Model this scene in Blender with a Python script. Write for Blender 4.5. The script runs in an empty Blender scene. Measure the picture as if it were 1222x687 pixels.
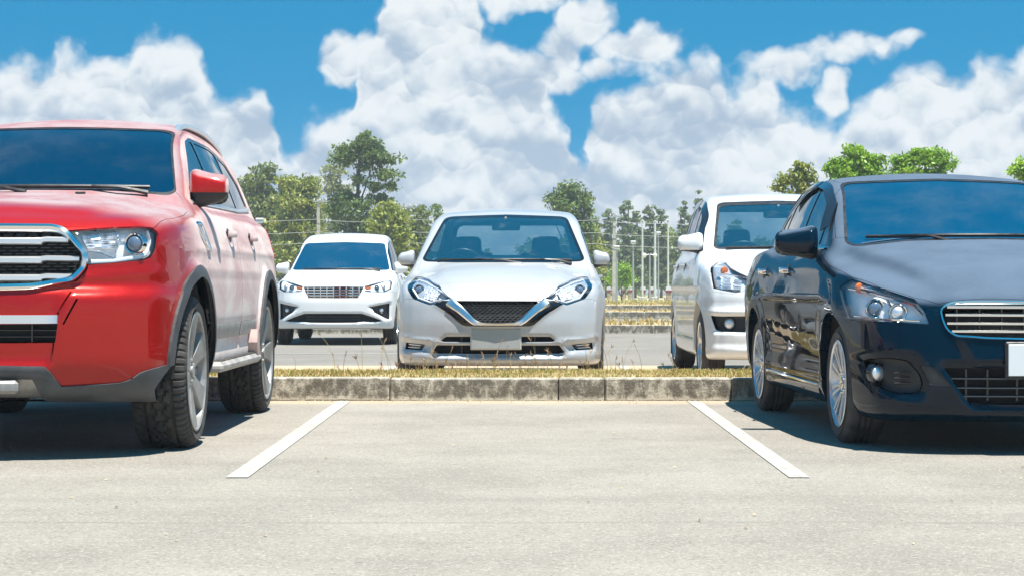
import bpy, math, random, time
import numpy as np
from math import sin, cos, pi, radians, sqrt, atan2
T0 = time.time()
C = bpy.data.collections.new('scene'); bpy.context.scene.collection.children.link(C)
SC = bpy.context.scene
R = random.Random(7)

# ------------------------------------------------------------------ camera
cam_d = bpy.data.cameras.new('camera'); cam = bpy.data.objects.new('camera', cam_d); C.objects.link(cam)
cam.location = (0, 0, 0.8); cam.rotation_euler = (radians(90), 0, 0)
cam_d.sensor_width = 36; cam_d.lens = 36 * 2350 / 1222; cam_d.clip_start = .05; cam_d.clip_end = 20000
SC.camera = cam
SC.render.resolution_x = 1024; SC.render.resolution_y = 575
SC.view_settings.view_transform = 'Standard'; SC.view_settings.look = 'None'
SC.view_settings.exposure = 1.1; SC.view_settings.gamma = 1
# ------------------------------------------------------------------ node helper
class NT:
    """tiny wrapper so that node graphs read as expressions"""
    def __init__(s, tree): s.t = tree; s.n = tree.nodes; s.l = tree.links
    def put(s, sock, v):
        if hasattr(v, 'is_linked') or isinstance(v, bpy.types.NodeSocket): s.l.new(v, sock)
        elif v is not None:
            try: sock.default_value = v
            except Exception: sock.default_value = (*v, 1)
    def node(s, typ, out=0, props=None, **ins):
        n = s.n.new(typ)
        for k, v in (props or {}).items(): setattr(n, k, v)
        for k, v in ins.items():
            key = int(k[1:]) if k[0] == 'i' and k[1:].isdigit() else k.replace('_', ' ')
            s.put(n.inputs[key], v)
        return n if out is None else n.outputs[out]
    def m(s, op, a, b=None, c=None, clamp=False):
        n = s.n.new('ShaderNodeMath'); n.operation = op; n.use_clamp = clamp
        for i, v in enumerate((a, b, c)):
            if v is not None: s.put(n.inputs[i], v)
        return n.outputs[0]
    def v(s, op, a, b=None, out=0):
        n = s.n.new('ShaderNodeVectorMath'); n.operation = op
        for i, x in enumerate((a, b)):
            if x is None: continue
            if op == 'SCALE' and i == 1: s.put(n.inputs['Scale'], x)
            else: s.put(n.inputs[i], x)
        return n.outputs[out]
    def rng(s, x, a, b, c=0.0, d=1.0, kind='SMOOTHSTEP'):
        n = s.n.new('ShaderNodeMapRange'); n.interpolation_type = kind
        for i, q in enumerate((x, a, b, c, d)): s.put(n.inputs[i], q)
        return n.outputs[0]
    def mix(s, f, a, b, mode='MIX'):
        n = s.n.new('ShaderNodeMix'); n.data_type = 'RGBA'; n.blend_type = mode
        s.put(n.inputs[0], f)
        for i, q in ((6, a), (7, b)): s.put(n.inputs[i], (*q, 1) if isinstance(q, tuple) and len(q) == 3 else q)
        return n.outputs[2]
    def noise(s, vec, scale, detail=2, rough=.5, dist=0, out=0, lac=2.0, dim='3D'):
        n = s.n.new('ShaderNodeTexNoise'); n.noise_dimensions = dim
        if vec is not None: s.l.new(vec, n.inputs['Vector'])
        n.inputs['Scale'].default_value = scale; n.inputs['Detail'].default_value = detail
        n.inputs['Roughness'].default_value = rough; n.inputs['Distortion'].default_value = dist
        n.inputs['Lacunarity'].default_value = lac
        return n.outputs[out]

# ------------------------------------------------------------------ sun and sky
SUN = np.array([0.15, -0.22, 1.0]); SUN /= np.linalg.norm(SUN)
SUN_EL = math.asin(SUN[2]); SUN_AZ = atan2(SUN[0], SUN[1])
sd = bpy.data.lights.new('sun', 'SUN'); sd.energy = 4.6; sd.angle = radians(.5); sd.color = (1, .955, .88)
so = bpy.data.objects.new('sun', sd); C.objects.link(so)
so.rotation_euler = (math.acos(SUN[2]), 0, atan2(SUN[0], -SUN[1]))

def build_world():
    w = bpy.data.worlds.new('World'); SC.world = w; w.use_nodes = True
    t = NT(w.node_tree); t.n.clear()
    d = t.node('ShaderNodeTexCoord', 'Generated')
    d = t.v('NORMALIZE', d)
    sp = t.node('ShaderNodeSeparateXYZ', None, Vector=d)
    X, Y, Z = sp.outputs
    el = t.m('ARCSINE', Z); az = t.m('ARCTAN2', X, Y)
    # clear sky: the Nishita sky sampled a little higher than where we look (the air in the photograph is very clear)
    zz = t.m('ADD', t.m('MULTIPLY', t.m('MAXIMUM', Z, 0.0), .80), .30)
    hv = t.node('ShaderNodeCombineXYZ', 0, X=X, Y=Y, Z=zz)
    sky = t.node('ShaderNodeTexSky', 0, dict(sky_type='NISHITA', sun_disc=False, sun_elevation=SUN_EL, sun_rotation=SUN_AZ,
                 altitude=0, air_density=1.0, dust_density=.4, ozone_density=2.0), Vector=t.v('NORMALIZE', hv))
    sky = t.mix(1.0, sky, (.045, 1.20, 1.40), 'MULTIPLY')
    sky = t.mix(t.rng(el, 0.0, .10, .22, 0.0), sky, (3.2, 5.6, 7.4))
    # clouds: the upper edge of the bank of cumulus by azimuth, detached lumps, all broken up by fractal noise; 1 unit = 2.44 degrees
    S = 23.5
    prof = [(-260,70),(-100,95),(-40,100),(0,92),(30,80),(58,92),(74,70),(112,68),(145,82),(168,60),(190,54),(216,58),(238,80),(248,100),(268,116),(290,118),(310,112),(326,135),
            (336,172),(346,190),(366,168),(385,150),(412,136),(424,118),(432,45),(456,34),(466,-20),(560,-20),(578,20),(592,46),(612,50),(640,60),(652,125),(676,138),(690,190),
            (703,150),(722,118),(745,104),(772,92),(800,84),(830,78),(852,80),(862,104),(884,92),(905,84),(925,110),(950,142),(998,145),(1015,126),(1050,110),(1085,94),(1110,88),(1143,98),(1165,78),(1186,92),(1215,60),(1300,72),(1400,40),(1480,90)]
    lumps = [(412,76,34,34),(640,92,60,30),(672,62,32,30),(696,26,32,36),(766,58,50,24),(738,84,36,13),(935,84,48,22),(985,68,40,17),(1035,60,40,13),(1076,49,22,10),(992,116,18,26),(620,-8,60,24)]
    px = t.m('MULTIPLY_ADD', az, S, 6.11); py = t.m('MULTIPLY', el, S)
    wv = t.v('SCALE', d, S)
    w1 = t.noise(wv, 1.6, 3, .55, out=1)
    warp = t.v('SCALE', t.v('SUBTRACT', w1, (.5, .5, .5)), .55)
    ws = t.node('ShaderNodeSeparateXYZ', None, Vector=warp)
    px = t.m('ADD', px, ws.outputs[0]); py = t.m('ADD', py, ws.outputs[2])
    fc = t.n.new('ShaderNodeFloatCurve'); cu = fc.mapping.curves[0]; fc.mapping.use_clip = False
    while len(cu.points) < len(prof): cu.points.new(.5, .5)
    for p_, (a, b) in zip(cu.points, prof):
        p_.location = ((a + 300) / 1800, (343.5 - b) / 400); p_.handle_type = 'AUTO_CLAMPED'
    fc.mapping.update()
    t.l.new(t.m('DIVIDE', t.m('ADD', px, 3.0), 18.0), fc.inputs['Value'])
    top = t.m('MULTIPLY', fc.outputs[0], 4.0)
    D = t.m('MULTIPLY', t.m('SUBTRACT', top, py), 2.3)
    D = t.m('MINIMUM', D, 1.25)
    for (cx, cy, rx, ry) in lumps:
        a = t.m('MULTIPLY', t.m('SUBTRACT', px, cx / 100), 100 / rx)
        b = t.m('MULTIPLY', t.m('SUBTRACT', py, (343.5 - cy) / 100), 100 / ry)
        q = t.m('SUBTRACT', 1.0, t.m('MULTIPLY_ADD', a, a, t.m('MULTIPLY', b, b)))
        D = t.m('SMOOTH_MAX', D, t.m('MULTIPLY', q, min(rx, ry) / 36), .12)
    def billow(vec, det, sc=1.0):
        n1 = t.n.new('ShaderNodeTexVoronoi'); n1.feature = 'SMOOTH_F1'; n1.inputs['Scale'].default_value = 2.4
        n1.inputs['Detail'].default_value = 1.0 if det < 5 else 2.0; n1.inputs['Roughness'].default_value = .5; n1.inputs['Smoothness'].default_value = .25; n1.normalize = True
        t.l.new(vec, n1.inputs['Vector'])
        n2 = t.noise(vec, 2.0, det, .55)
        return t.m('MULTIPLY_ADD', n1.outputs['Distance'], -1.7, t.m('MULTIPLY', n2, 1.1))
    def paint(D, tag):
        vec = t.v('ADD', wv, t.v('SCALE', warp, .35))
        B = billow(vec, 6)
        Bl = billow(t.v('ADD', vec, (.02, 0, .20)), 2)
        dens = t.m('MULTIPLY_ADD', B, 1.0, D)
        alpha = t.rng(t.m('MULTIPLY_ADD', t.noise(wv, 9.0, 4, .65), .34, t.m('ADD', dens, -.17)), -.27, .30)
        lit = t.m('SUBTRACT', B, Bl)
        # heaped lumps inside the bank: every heap is bright above and falls into shade below
        hv_ = t.v('ADD', wv, t.v('SCALE', warp, .8))
        vo = t.n.new('ShaderNodeTexVoronoi'); vo.feature = 'SMOOTH_F1'; vo.inputs['Scale'].default_value = 1.75; vo.inputs['Smoothness'].default_value = .15; vo.inputs['Detail'].default_value = 1.6; vo.normalize = True
        t.l.new(hv_, vo.inputs['Vector'])
        vu = t.node('ShaderNodeSeparateXYZ', None, Vector=t.v('SUBTRACT', hv_, vo.outputs['Position'])).outputs[2]
        heap = t.m('MULTIPLY', vu, 1.45)
        big = t.m('SUBTRACT', t.noise(t.v('MULTIPLY', wv, (.8, .8, 1.1)), .95, 3, .5), .5)
        edge = t.rng(D, 1.25, .0, 0.0, .30)                    # the towers' upper rims catch the sun
        sh = t.m('ADD', t.m('MULTIPLY_ADD', lit, .75, heap), t.m('MULTIPLY_ADD', big, 1.7, edge))
        sh = t.rng(sh, -.45, .45)
        shade = t.mix(sh, (3.9, 5.0, 6.3), (8.0, 8.5, 8.8))
        shade = t.mix(t.rng(el, .0, .05, .5, .0), shade, (6.6, 7.5, 8.2))   # distance: the lowest clouds pale out
        thin = t.rng(dens, .05, .55, .55, 1.0)
        return t.mix(t.m('MULTIPLY', alpha, thin), sky, shade)
    strength = .05
    # round the rest of the horizon the same kind of cumulus goes on
    gen = t.m('MULTIPLY_ADD', t.noise(t.v('MULTIPLY', wv, (.25, .25, .5)), 1.0, 2, .5), 5.0, t.m('MULTIPLY_ADD', el, -9.0, -1.6))
    def bg(c): return t.node('ShaderNodeBackground', 0, Color=c, Strength=strength)
    def mixs(f, a, b):
        n = t.n.new('ShaderNodeMixShader'); t.put(n.inputs[0], f); t.l.new(a, n.inputs[1]); t.l.new(b, n.inputs[2]); return n.outputs[0]
    far = t.rng(t.m('ABSOLUTE', az), .30, .40)
    clouds = mixs(far, bg(paint(D, 'near')), bg(paint(t.m('MINIMUM', gen, 1.25), 'round')))
    low = t.rng(el, .36, .28)
    skyb = mixs(low, bg(sky), clouds)
    ground_tone = bg((2.2, 2.1, 1.9))
    full = mixs(t.rng(el, -.006, .0), ground_tone, skyb)
    o = t.n.new('ShaderNodeOutputWorld'); t.l.new(full, o.inputs['Surface'])
    w.cycles.sampling_method = 'MANUAL'; w.cycles.sample_map_resolution = 256
build_world()
# ------------------------------------------------------------------ object helpers
def thing(name, label, cat, loc=(0, 0, 0), rz=0.0, group=None):
    o = bpy.data.objects.new(name, None); C.objects.link(o)
    o.location = loc; o.rotation_euler = (0, 0, rz); o.empty_display_size = .2
    return tag(o, label, cat, group)
def tag(o, label=None, cat=None, group=None, kind=None):
    for k, v in (('label', label), ('category', cat), ('group', group), ('kind', kind)):
        if v: o[k] = v
    return o
def empty(name, parent, loc=(0, 0, 0), rot=(0, 0, 0)):
    o = bpy.data.objects.new(name, None); C.objects.link(o); o.parent = parent
    o.location = loc; o.rotation_euler = rot; o.empty_display_size = .1
    return o
def mesh_obj(name, me, mats, parent=None, loc=(0, 0, 0), rot=(0, 0, 0)):
    if not isinstance(mats, (list, tuple)): mats = [mats]
    if len(me.materials) == 0:
        for q in mats: me.materials.append(q)
    o = bpy.data.objects.new(name, me); C.objects.link(o); o.parent = parent
    o.location = loc; o.rotation_euler = rot
    return o

SPLIT = {'skid_boss', 'grille_rib', 'intake_rib', 'intake_bar', 'intake_bars', 'grille_bar', 'washer_jet', 'fog_slats', 'running_light', 'lamp_bezel', 'light_guide', 'door_moulding', 'insulator'}   # loose pieces that can be told apart
FINE = {'grille_mesh', 'step_tread', 'reflector'}       # too fine to pick apart singly
class MB:
    """collects simple shapes and links them as ONE mesh"""
    def __init__(s): s.v = []; s.f = []; s.sm = []; s.mi = []; s.cur = 0
    def add(s, vs, fs, smooth=False):
        b = len(s.v); s.v += [tuple(map(float, p)) for p in vs]
        for f in fs: s.f.append([b + i for i in f]); s.sm.append(smooth); s.mi.append(s.cur)
        return s
    def grid(s, P, closed_u=False, closed_v=False, smooth=True, flip=False):
        P = np.asarray(P, float); n, m_ = P.shape[:2]; fs = []
        for i in range(n if closed_u else n - 1):
            for j in range(m_ if closed_v else m_ - 1):
                a, b = i * m_ + j, i * m_ + (j + 1) % m_
                c, d = ((i + 1) % n) * m_ + (j + 1) % m_, ((i + 1) % n) * m_ + j
                fs.append((a, d, c, b) if flip else (a, b, c, d))
        return s.add(P.reshape(-1, 3), fs, smooth)
    def box(s, c, size, bev=0.0, M=None):
        x, y, z = [q / 2 for q in size]; b = min(bev, x * .9, y * .9, z * .9)
        if b <= 0:
            vs = [(i, j, k) for i in (-x, x) for j in (-y, y) for k in (-z, z)]
            fs = [(0, 1, 3, 2), (4, 6, 7, 5), (0, 4, 5, 1), (2, 3, 7, 6), (0, 2, 6, 4), (1, 5, 7, 3)]
        else:
            vs = []; idx = {}
            for i in (-1, 1):
                for j in (-1, 1):
                    for k in (-1, 1):
                        for ax in range(3):
                            p = [i * x, j * y, k * z]
                            for a2 in range(3):
                                if a2 != ax: p[a2] -= (i, j, k)[a2] * b
                            idx[(i, j, k, ax)] = len(vs); vs.append(tuple(p))
            fs = []
            for ax in range(3):
                o1, o2 = [a for a in range(3) if a != ax]
                for sg in (-1, 1):
                    q = []
                    for (u, v) in ((-1, -1), (1, -1), (1, 1), (-1, 1)):
                        t = [0, 0, 0]; t[ax] = sg; t[o1] = u; t[o2] = v
                        q.append(idx[(*t, ax)])
                    fs.append(q)
                for u in (-1, 1):
                    for v in (-1, 1):
                        t0 = [0, 0, 0]; t1 = [0, 0, 0]
                        t0[o1] = t1[o1] = u; t0[o2] = t1[o2] = v; t0[ax] = -1; t1[ax] = 1
                        fs.append([idx[(*t0, o1)], idx[(*t1, o1)], idx[(*t1, o2)], idx[(*t0, o2)]])
            for i in (-1, 1):
                for j in (-1, 1):
                    for k in (-1, 1): fs.append([idx[(i, j, k, a)] for a in range(3)])
            g = []
            for f in fs:
                P = [np.array(vs[i]) for i in f]; n = np.cross(P[1] - P[0], P[2] - P[0]); cc = sum(P) / len(P)
                g.append(f if n @ cc > 0 else f[::-1])
            fs = g
        vs = np.array(vs)
        if M is not None: vs = vs @ np.asarray(M, float).T
        return s.add(vs + np.array(c), fs)
    def tube(s, pts, r, n=8, cap=True, smooth=True):
        pts = [np.array(p, float) for p in pts]; rs = r if hasattr(r, '__len__') else [r] * len(pts)
        rings = []; up = None
        for i, p in enumerate(pts):
            t = pts[min(i + 1, len(pts) - 1)] - pts[max(i - 1, 0)]; t /= np.linalg.norm(t) + 1e-12
            if up is None: up = np.array([0, 0, 1.]) if abs(t[2]) < .9 else np.array([1., 0, 0])
            a = np.cross(t, up); a /= np.linalg.norm(a) + 1e-12; up = np.cross(a, t)
            rings.append([p + rs[i] * (cos(2 * pi * k / n) * a + sin(2 * pi * k / n) * up) for k in range(n)])
        b = len(s.v); s.grid(np.array(rings), closed_v=True, smooth=smooth)
        if cap:
            s.f.append([b + k for k in range(n)][::-1]); s.sm.append(False); s.mi.append(s.cur)
            L = b + (len(pts) - 1) * n
            s.f.append([L + k for k in range(n)]); s.sm.append(False); s.mi.append(s.cur)
        return s
    def lathe(s, prof, n=48, axis='x', c=(0, 0, 0), smooth=True):
        P = []
        for k in range(n):
            a = 2 * pi * k / n
            P.append([(q, r * cos(a), r * sin(a)) if axis == 'x' else (r * cos(a), q, r * sin(a)) if axis == 'y' else (r * cos(a), r * sin(a), q) for (r, q) in prof])
        return s.grid(np.array(P) + np.array(c), closed_u=True, smooth=smooth)
    def prism(s, poly, h0, h1, f):
        """poly: 2D outline, f(u, v, h) -> 3D point"""
        n = len(poly); vs = [f(u, v, h0) for u, v in poly] + [f(u, v, h1) for u, v in poly]
        fs = [list(range(n))[::-1], [n + i for i in range(n)]] + [[i, (i + 1) % n, n + (i + 1) % n, n + i] for i in range(n)]
        return s.add(vs, fs)
    def sweep(s, path, frameu, framev, sec, closed=False, smooth=True, caps=True):
        """sec: 2D section (closed), frameu/framev: per-point unit vectors"""
        P = np.array([[np.array(p) + a * np.array(u) + b * np.array(v) for a, b in sec] for p, u, v in zip(path, frameu, framev)])
        b0 = len(s.v); s.grid(P, closed_u=closed, closed_v=True, smooth=smooth)
        if caps and not closed:
            n = len(sec)
            s.f.append([b0 + k for k in range(n)]); s.sm.append(False); s.mi.append(s.cur)
            L = b0 + (len(path) - 1) * n
            s.f.append([L + k for k in range(n)][::-1]); s.sm.append(False); s.mi.append(s.cur)
        return s
    def mesh(s, name):
        me = bpy.data.meshes.new(name)
        v = np.array(s.v, np.float32); fl = [len(f) for f in s.f]
        me.from_pydata(s.v, [], s.f)
        me.polygons.foreach_set('use_smooth', s.sm); me.polygons.foreach_set('material_index', s.mi)
        me.validate(); me.update()
        return me
    def build(s, name, mats, parent=None, loc=(0, 0, 0), rot=(0, 0, 0), sharp=40):
        if name in SPLIT: return s.pieces(name, mats, parent, loc, rot, sharp)
        me = s.mesh(name)
        if any(s.sm) and sharp: me.set_sharp_from_angle(angle=radians(sharp))
        o = mesh_obj(name, me, mats, parent, loc, rot)
        if name in FINE: o['kind'] = 'stuff'
        return o
    def pieces(s, name, mats, parent, loc, rot, sharp):
        """each loose piece becomes an object of its own"""
        p = list(range(len(s.v)))
        def find(a):
            while p[a] != a: p[a] = p[p[a]]; a = p[a]
            return a
        for f in s.f:
            for q in f[1:]: p[find(q)] = find(f[0])
        G = {}
        for i, f in enumerate(s.f): G.setdefault(find(f[0]), []).append(i)
        out = []
        for ids in G.values():
            q = MB(); used = sorted({v for i in ids for v in s.f[i]}); mp = {v: k for k, v in enumerate(used)}
            q.v = [s.v[v] for v in used]; q.f = [[mp[v] for v in s.f[i]] for i in ids]; q.sm = [s.sm[i] for i in ids]; q.mi = [s.mi[i] for i in ids]
            me = q.mesh(name)
            if any(q.sm) and sharp: me.set_sharp_from_angle(angle=radians(sharp))
            out.append(mesh_obj(name, me, mats, parent, loc, rot))
        return out

# ------------------------------------------------------------------ curves and implicit surfaces
def cv(*pts, n=1400, soft=.012):
    """smooth curve through (x, y) points, as a fast lookup"""
    xs = np.array([p[0] for p in pts], float); ys = np.array([p[1] for p in pts], float)
    d = np.diff(ys) / np.diff(xs); m_ = np.empty(len(xs)); m_[0] = d[0]; m_[-1] = d[-1]
    for i in range(1, len(xs) - 1):
        h0, h1 = xs[i] - xs[i - 1], xs[i + 1] - xs[i]
        m_[i] = (d[i - 1] * h1 + d[i] * h0) / (h0 + h1)
        if d[i - 1] * d[i] <= 0: m_[i] *= .25
        else:
            lim = 3 * min(abs(d[i - 1]), abs(d[i])); m_[i] = max(-lim, min(lim, m_[i]))
    q = np.linspace(xs[0], xs[-1], n); k = np.clip(np.searchsorted(xs, q) - 1, 0, len(xs) - 2)
    h = xs[k + 1] - xs[k]; t = (q - xs[k]) / h
    y = (2*t**3-3*t**2+1)*ys[k] + (t**3-2*t**2+t)*h*m_[k] + (-2*t**3+3*t**2)*ys[k+1] + (t**3-t**2)*h*m_[k+1]
    w = max(1, int(soft / (q[1] - q[0])))
    if w > 1:
        ker = np.hanning(2 * w + 1); ker /= ker.sum()
        yp = np.concatenate([y[0] - (y[1]-y[0]) * np.arange(w, 0, -1), y, y[-1] + (y[-1]-y[-2]) * np.arange(1, w + 1)])
        y = np.convolve(yp, ker, 'valid')
    s0, s1 = (y[1]-y[0])/(q[1]-q[0]), (y[-1]-y[-2])/(q[1]-q[0])
    def f(v):
        v = np.asarray(v, float)
        return np.interp(v, q, y) + np.minimum(v - q[0], 0) * s0 + np.maximum(v - q[-1], 0) * s1
    return f
def smax(a, b, k):
    h = np.maximum(k - np.abs(a - b), 0) / k
    return np.maximum(a, b) + h * h * k * .25
def smin(a, b, k): return -smax(-a, -b, k)
def sstep(x, a, b):
    t = np.clip((x - a) / (b - a), 0, 1); return t * t * (3 - 2 * t)

def inside_poly(P, poly):
    x, y = P[..., 0], P[..., 1]; r = np.zeros(x.shape, bool); n = len(poly)
    for i in range(n):
        (x0, y0), (x1, y1) = poly[i], poly[(i + 1) % n]
        if y0 == y1: continue
        c = ((y0 > y) != (y1 > y)) & (x < (x1 - x0) * (y - y0) / (y1 - y0) + x0)
        r ^= c
    return r
def spline_poly(pts, closed=True, n=6):
    """Catmull-Rom through the points; a point given as (x, y, 0) is a hard corner"""
    out = []; N = len(pts)
    P = [np.array(p[:2], float) for p in pts]; hard = [len(p) > 2 for p in pts]
    for i in range(N if closed else N - 1):
        p1, p2 = P[i], P[(i + 1) % N]
        p0 = P[i - 1] if (closed or i > 0) and not hard[i] else 2 * p1 - p2
        p3 = P[(i + 2) % N] if (closed or i < N - 2) and not hard[(i + 1) % N] else 2 * p2 - p1
        for k in range(n):
            t = k / n
            out.append(tuple(.5 * (2*p1 + (p2-p0)*t + (2*p0-5*p1+4*p2-p3)*t*t + (3*p1-p0-3*p2+p3)*t**3)))
    if not closed: out.append(tuple(P[-1]))
    return out
def round_poly(pts, r=.02, n=4):
    out = []; N = len(pts)
    for i in range(N):
        p = np.array(pts[i][:2], float); a = np.array(pts[i - 1][:2], float); b = np.array(pts[(i + 1) % N][:2], float)
        rr = pts[i][2] if len(pts[i]) > 2 else r
        da, db = a - p, b - p; la, lb = np.linalg.norm(da), np.linalg.norm(db)
        q = min(rr, la * .48, lb * .48)
        if q < 1e-4: out.append(tuple(p)); continue
        p0, p2 = p + da / la * q, p + db / lb * q
        for k in range(n + 1):
            t = k / n; out.append(tuple((1-t)**2 * p0 + 2*t*(1-t) * p + t*t * p2))
    return out
def offset_poly(poly, d):
    P = np.array(poly, float); n = len(P); A = .5 * np.sum(P[:, 0] * np.roll(P[:, 1], -1) - np.roll(P[:, 0], -1) * P[:, 1])
    out = []
    for i in range(n):
        a, p, b = P[i - 1], P[i], P[(i + 1) % n]
        def nr(q0, q1):
            e = q1 - q0; l = np.linalg.norm(e) + 1e-9; return np.array([-e[1], e[0]]) / l
        n1, n2 = nr(a, p), nr(p, b); m_ = n1 + n2; k = max(.4, (m_ @ m_) / 2)
        out.append(tuple(p + (m_ / k) * d * (1 if A > 0 else -1)))
    return out          # positive d: inwards

class Field2:
    """a 2D displacement sheet (for instance depth of the nose over x, z), painted with blurred polygons and profiles"""
    def __init__(s, x0, x1, y0, y1, h=.006):
        s.x0, s.y0, s.h = x0, y0, h
        s.x = np.arange(x0, x1 + h, h); s.y = np.arange(y0, y1 + h, h)
        s.X, s.Y = np.meshgrid(s.x, s.y, indexing='ij'); s.D = np.zeros_like(s.X)
    def blur(s, A, r):
        w = max(1, int(round(r / s.h))); k = np.hanning(2 * w + 3)[1:-1]; k /= k.sum()
        for ax in (0, 1):
            pad = [(w, w) if a == ax else (0, 0) for a in (0, 1)]
            B = np.pad(A, pad, mode='edge'); out = np.zeros_like(A)
            for i, q in enumerate(k):
                out += q * (B[i:i + A.shape[0], :] if ax == 0 else B[:, i:i + A.shape[1]])
            A = out
        return A
    def poly(s, pts, depth, r=.015):
        M = inside_poly(np.stack([s.X, s.Y], -1), pts).astype(float)
        s.D += depth * s.blur(M, r); return s
    def fn(s, f, r=0):
        A = f(s.X, s.Y); s.D += s.blur(A, r) if r else A; return s
    def __call__(s, x, y):
        a = np.clip((x - s.x0) / s.h, 1, len(s.x) - 2); b = np.clip((y - s.y0) / s.h, 1, len(s.y) - 2)
        i = np.rint(a).astype(np.int32); j = np.rint(b).astype(np.int32); u = a - i; v = b - j; D = s.D.ravel(); n = s.D.shape[1]
        wu = (.5 * (.5 - u)**2, .75 - u * u, .5 * (.5 + u)**2); wv = (.5 * (.5 - v)**2, .75 - v * v, .5 * (.5 + v)**2)
        k = i * n + j; out = 0
        for p in (0, 1, 2):
            q = k + (p - 1) * n
            out = out + wu[p] * (wv[0] * D[q - 1] + wv[1] * D[q] + wv[2] * D[q + 1])
        return out

def grad(f, P, e=.0025):
    g = np.empty_like(P)
    for a in range(3):
        q = P.copy(); q[:, a] += e; r = P.copy(); r[:, a] -= e
        g[:, a] = (f(q[:, 0], q[:, 1], q[:, 2]) - f(r[:, 0], r[:, 1], r[:, 2])) / (2 * e)
    return g
def unit(g): return g / (np.linalg.norm(g, axis=1, keepdims=True) + 1e-12)

def surface_nets(f, lo, hi, h):
    ax = [np.arange(lo[i], hi[i] + h * .999, h) for i in range(3)]
    G = np.meshgrid(*ax, indexing='ij'); V = f(*G); del G
    S = V < 0; nx, ny, nz = V.shape
    cnt = np.zeros((nx-1, ny-1, nz-1)); pos = np.zeros((nx-1, ny-1, nz-1, 3))
    base = [np.arange(n - 1) for n in V.shape]; Bx, By, Bz = np.meshgrid(*base, indexing='ij')
    B = np.stack([Bx, By, Bz], -1).astype(float)
    cs = [(i, j, k) for i in (0, 1) for j in (0, 1) for k in (0, 1)]
    def sub(A, c): return A[c[0]:nx-1+c[0], c[1]:ny-1+c[1], c[2]:nz-1+c[2]]
    for c in cs:
        for a in range(3):
            if c[a]: continue
            d = list(c); d[a] = 1
            A0, A1 = sub(V, c), sub(V, d); x = (A0 < 0) != (A1 < 0)
            idx = np.nonzero(x); t = A0[idx] / (A0[idx] - A1[idx])
            cnt[idx] += 1
            for q in range(3): pos[idx + (np.full(len(t), q),)] += c[q] + (t if q == a else 0)
    act = cnt > 0; ids = -np.ones(cnt.shape, int); ids[act] = np.arange(act.sum())
    P = (B[act] + pos[act] / cnt[act][:, None]) * h + np.array(lo)
    quads = []
    for a in range(3):
        b, c = (a + 1) % 3, (a + 2) % 3
        A0 = np.take(S, range(0, S.shape[a] - 1), a); A1 = np.take(S, range(1, S.shape[a]), a)
        I = np.argwhere(A0 != A1)
        I = I[(I[:, b] > 0) & (I[:, c] > 0) & (I[:, b] < S.shape[b] - 1) & (I[:, c] < S.shape[c] - 1)]
        inn = A0[tuple(I.T)]
        def at(db, dc):
            J = I.copy(); J[:, b] -= db; J[:, c] -= dc; return ids[tuple(J.T)]
        q = np.stack([at(1, 1), at(0, 1), at(0, 0), at(1, 0)], 1)
        q[~inn] = q[~inn][:, ::-1]
        quads.append(q)
    Q = np.concatenate(quads)
    for _ in range(4):
        v = f(P[:, 0], P[:, 1], P[:, 2]); g = grad(f, P); st = v[:, None] * g / ((g * g).sum(1)[:, None] + 1e-9)
        L = np.linalg.norm(st, axis=1, keepdims=True); P = P - st * np.minimum(1, h * .6 / (L + 1e-12))
    return P, Q

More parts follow.
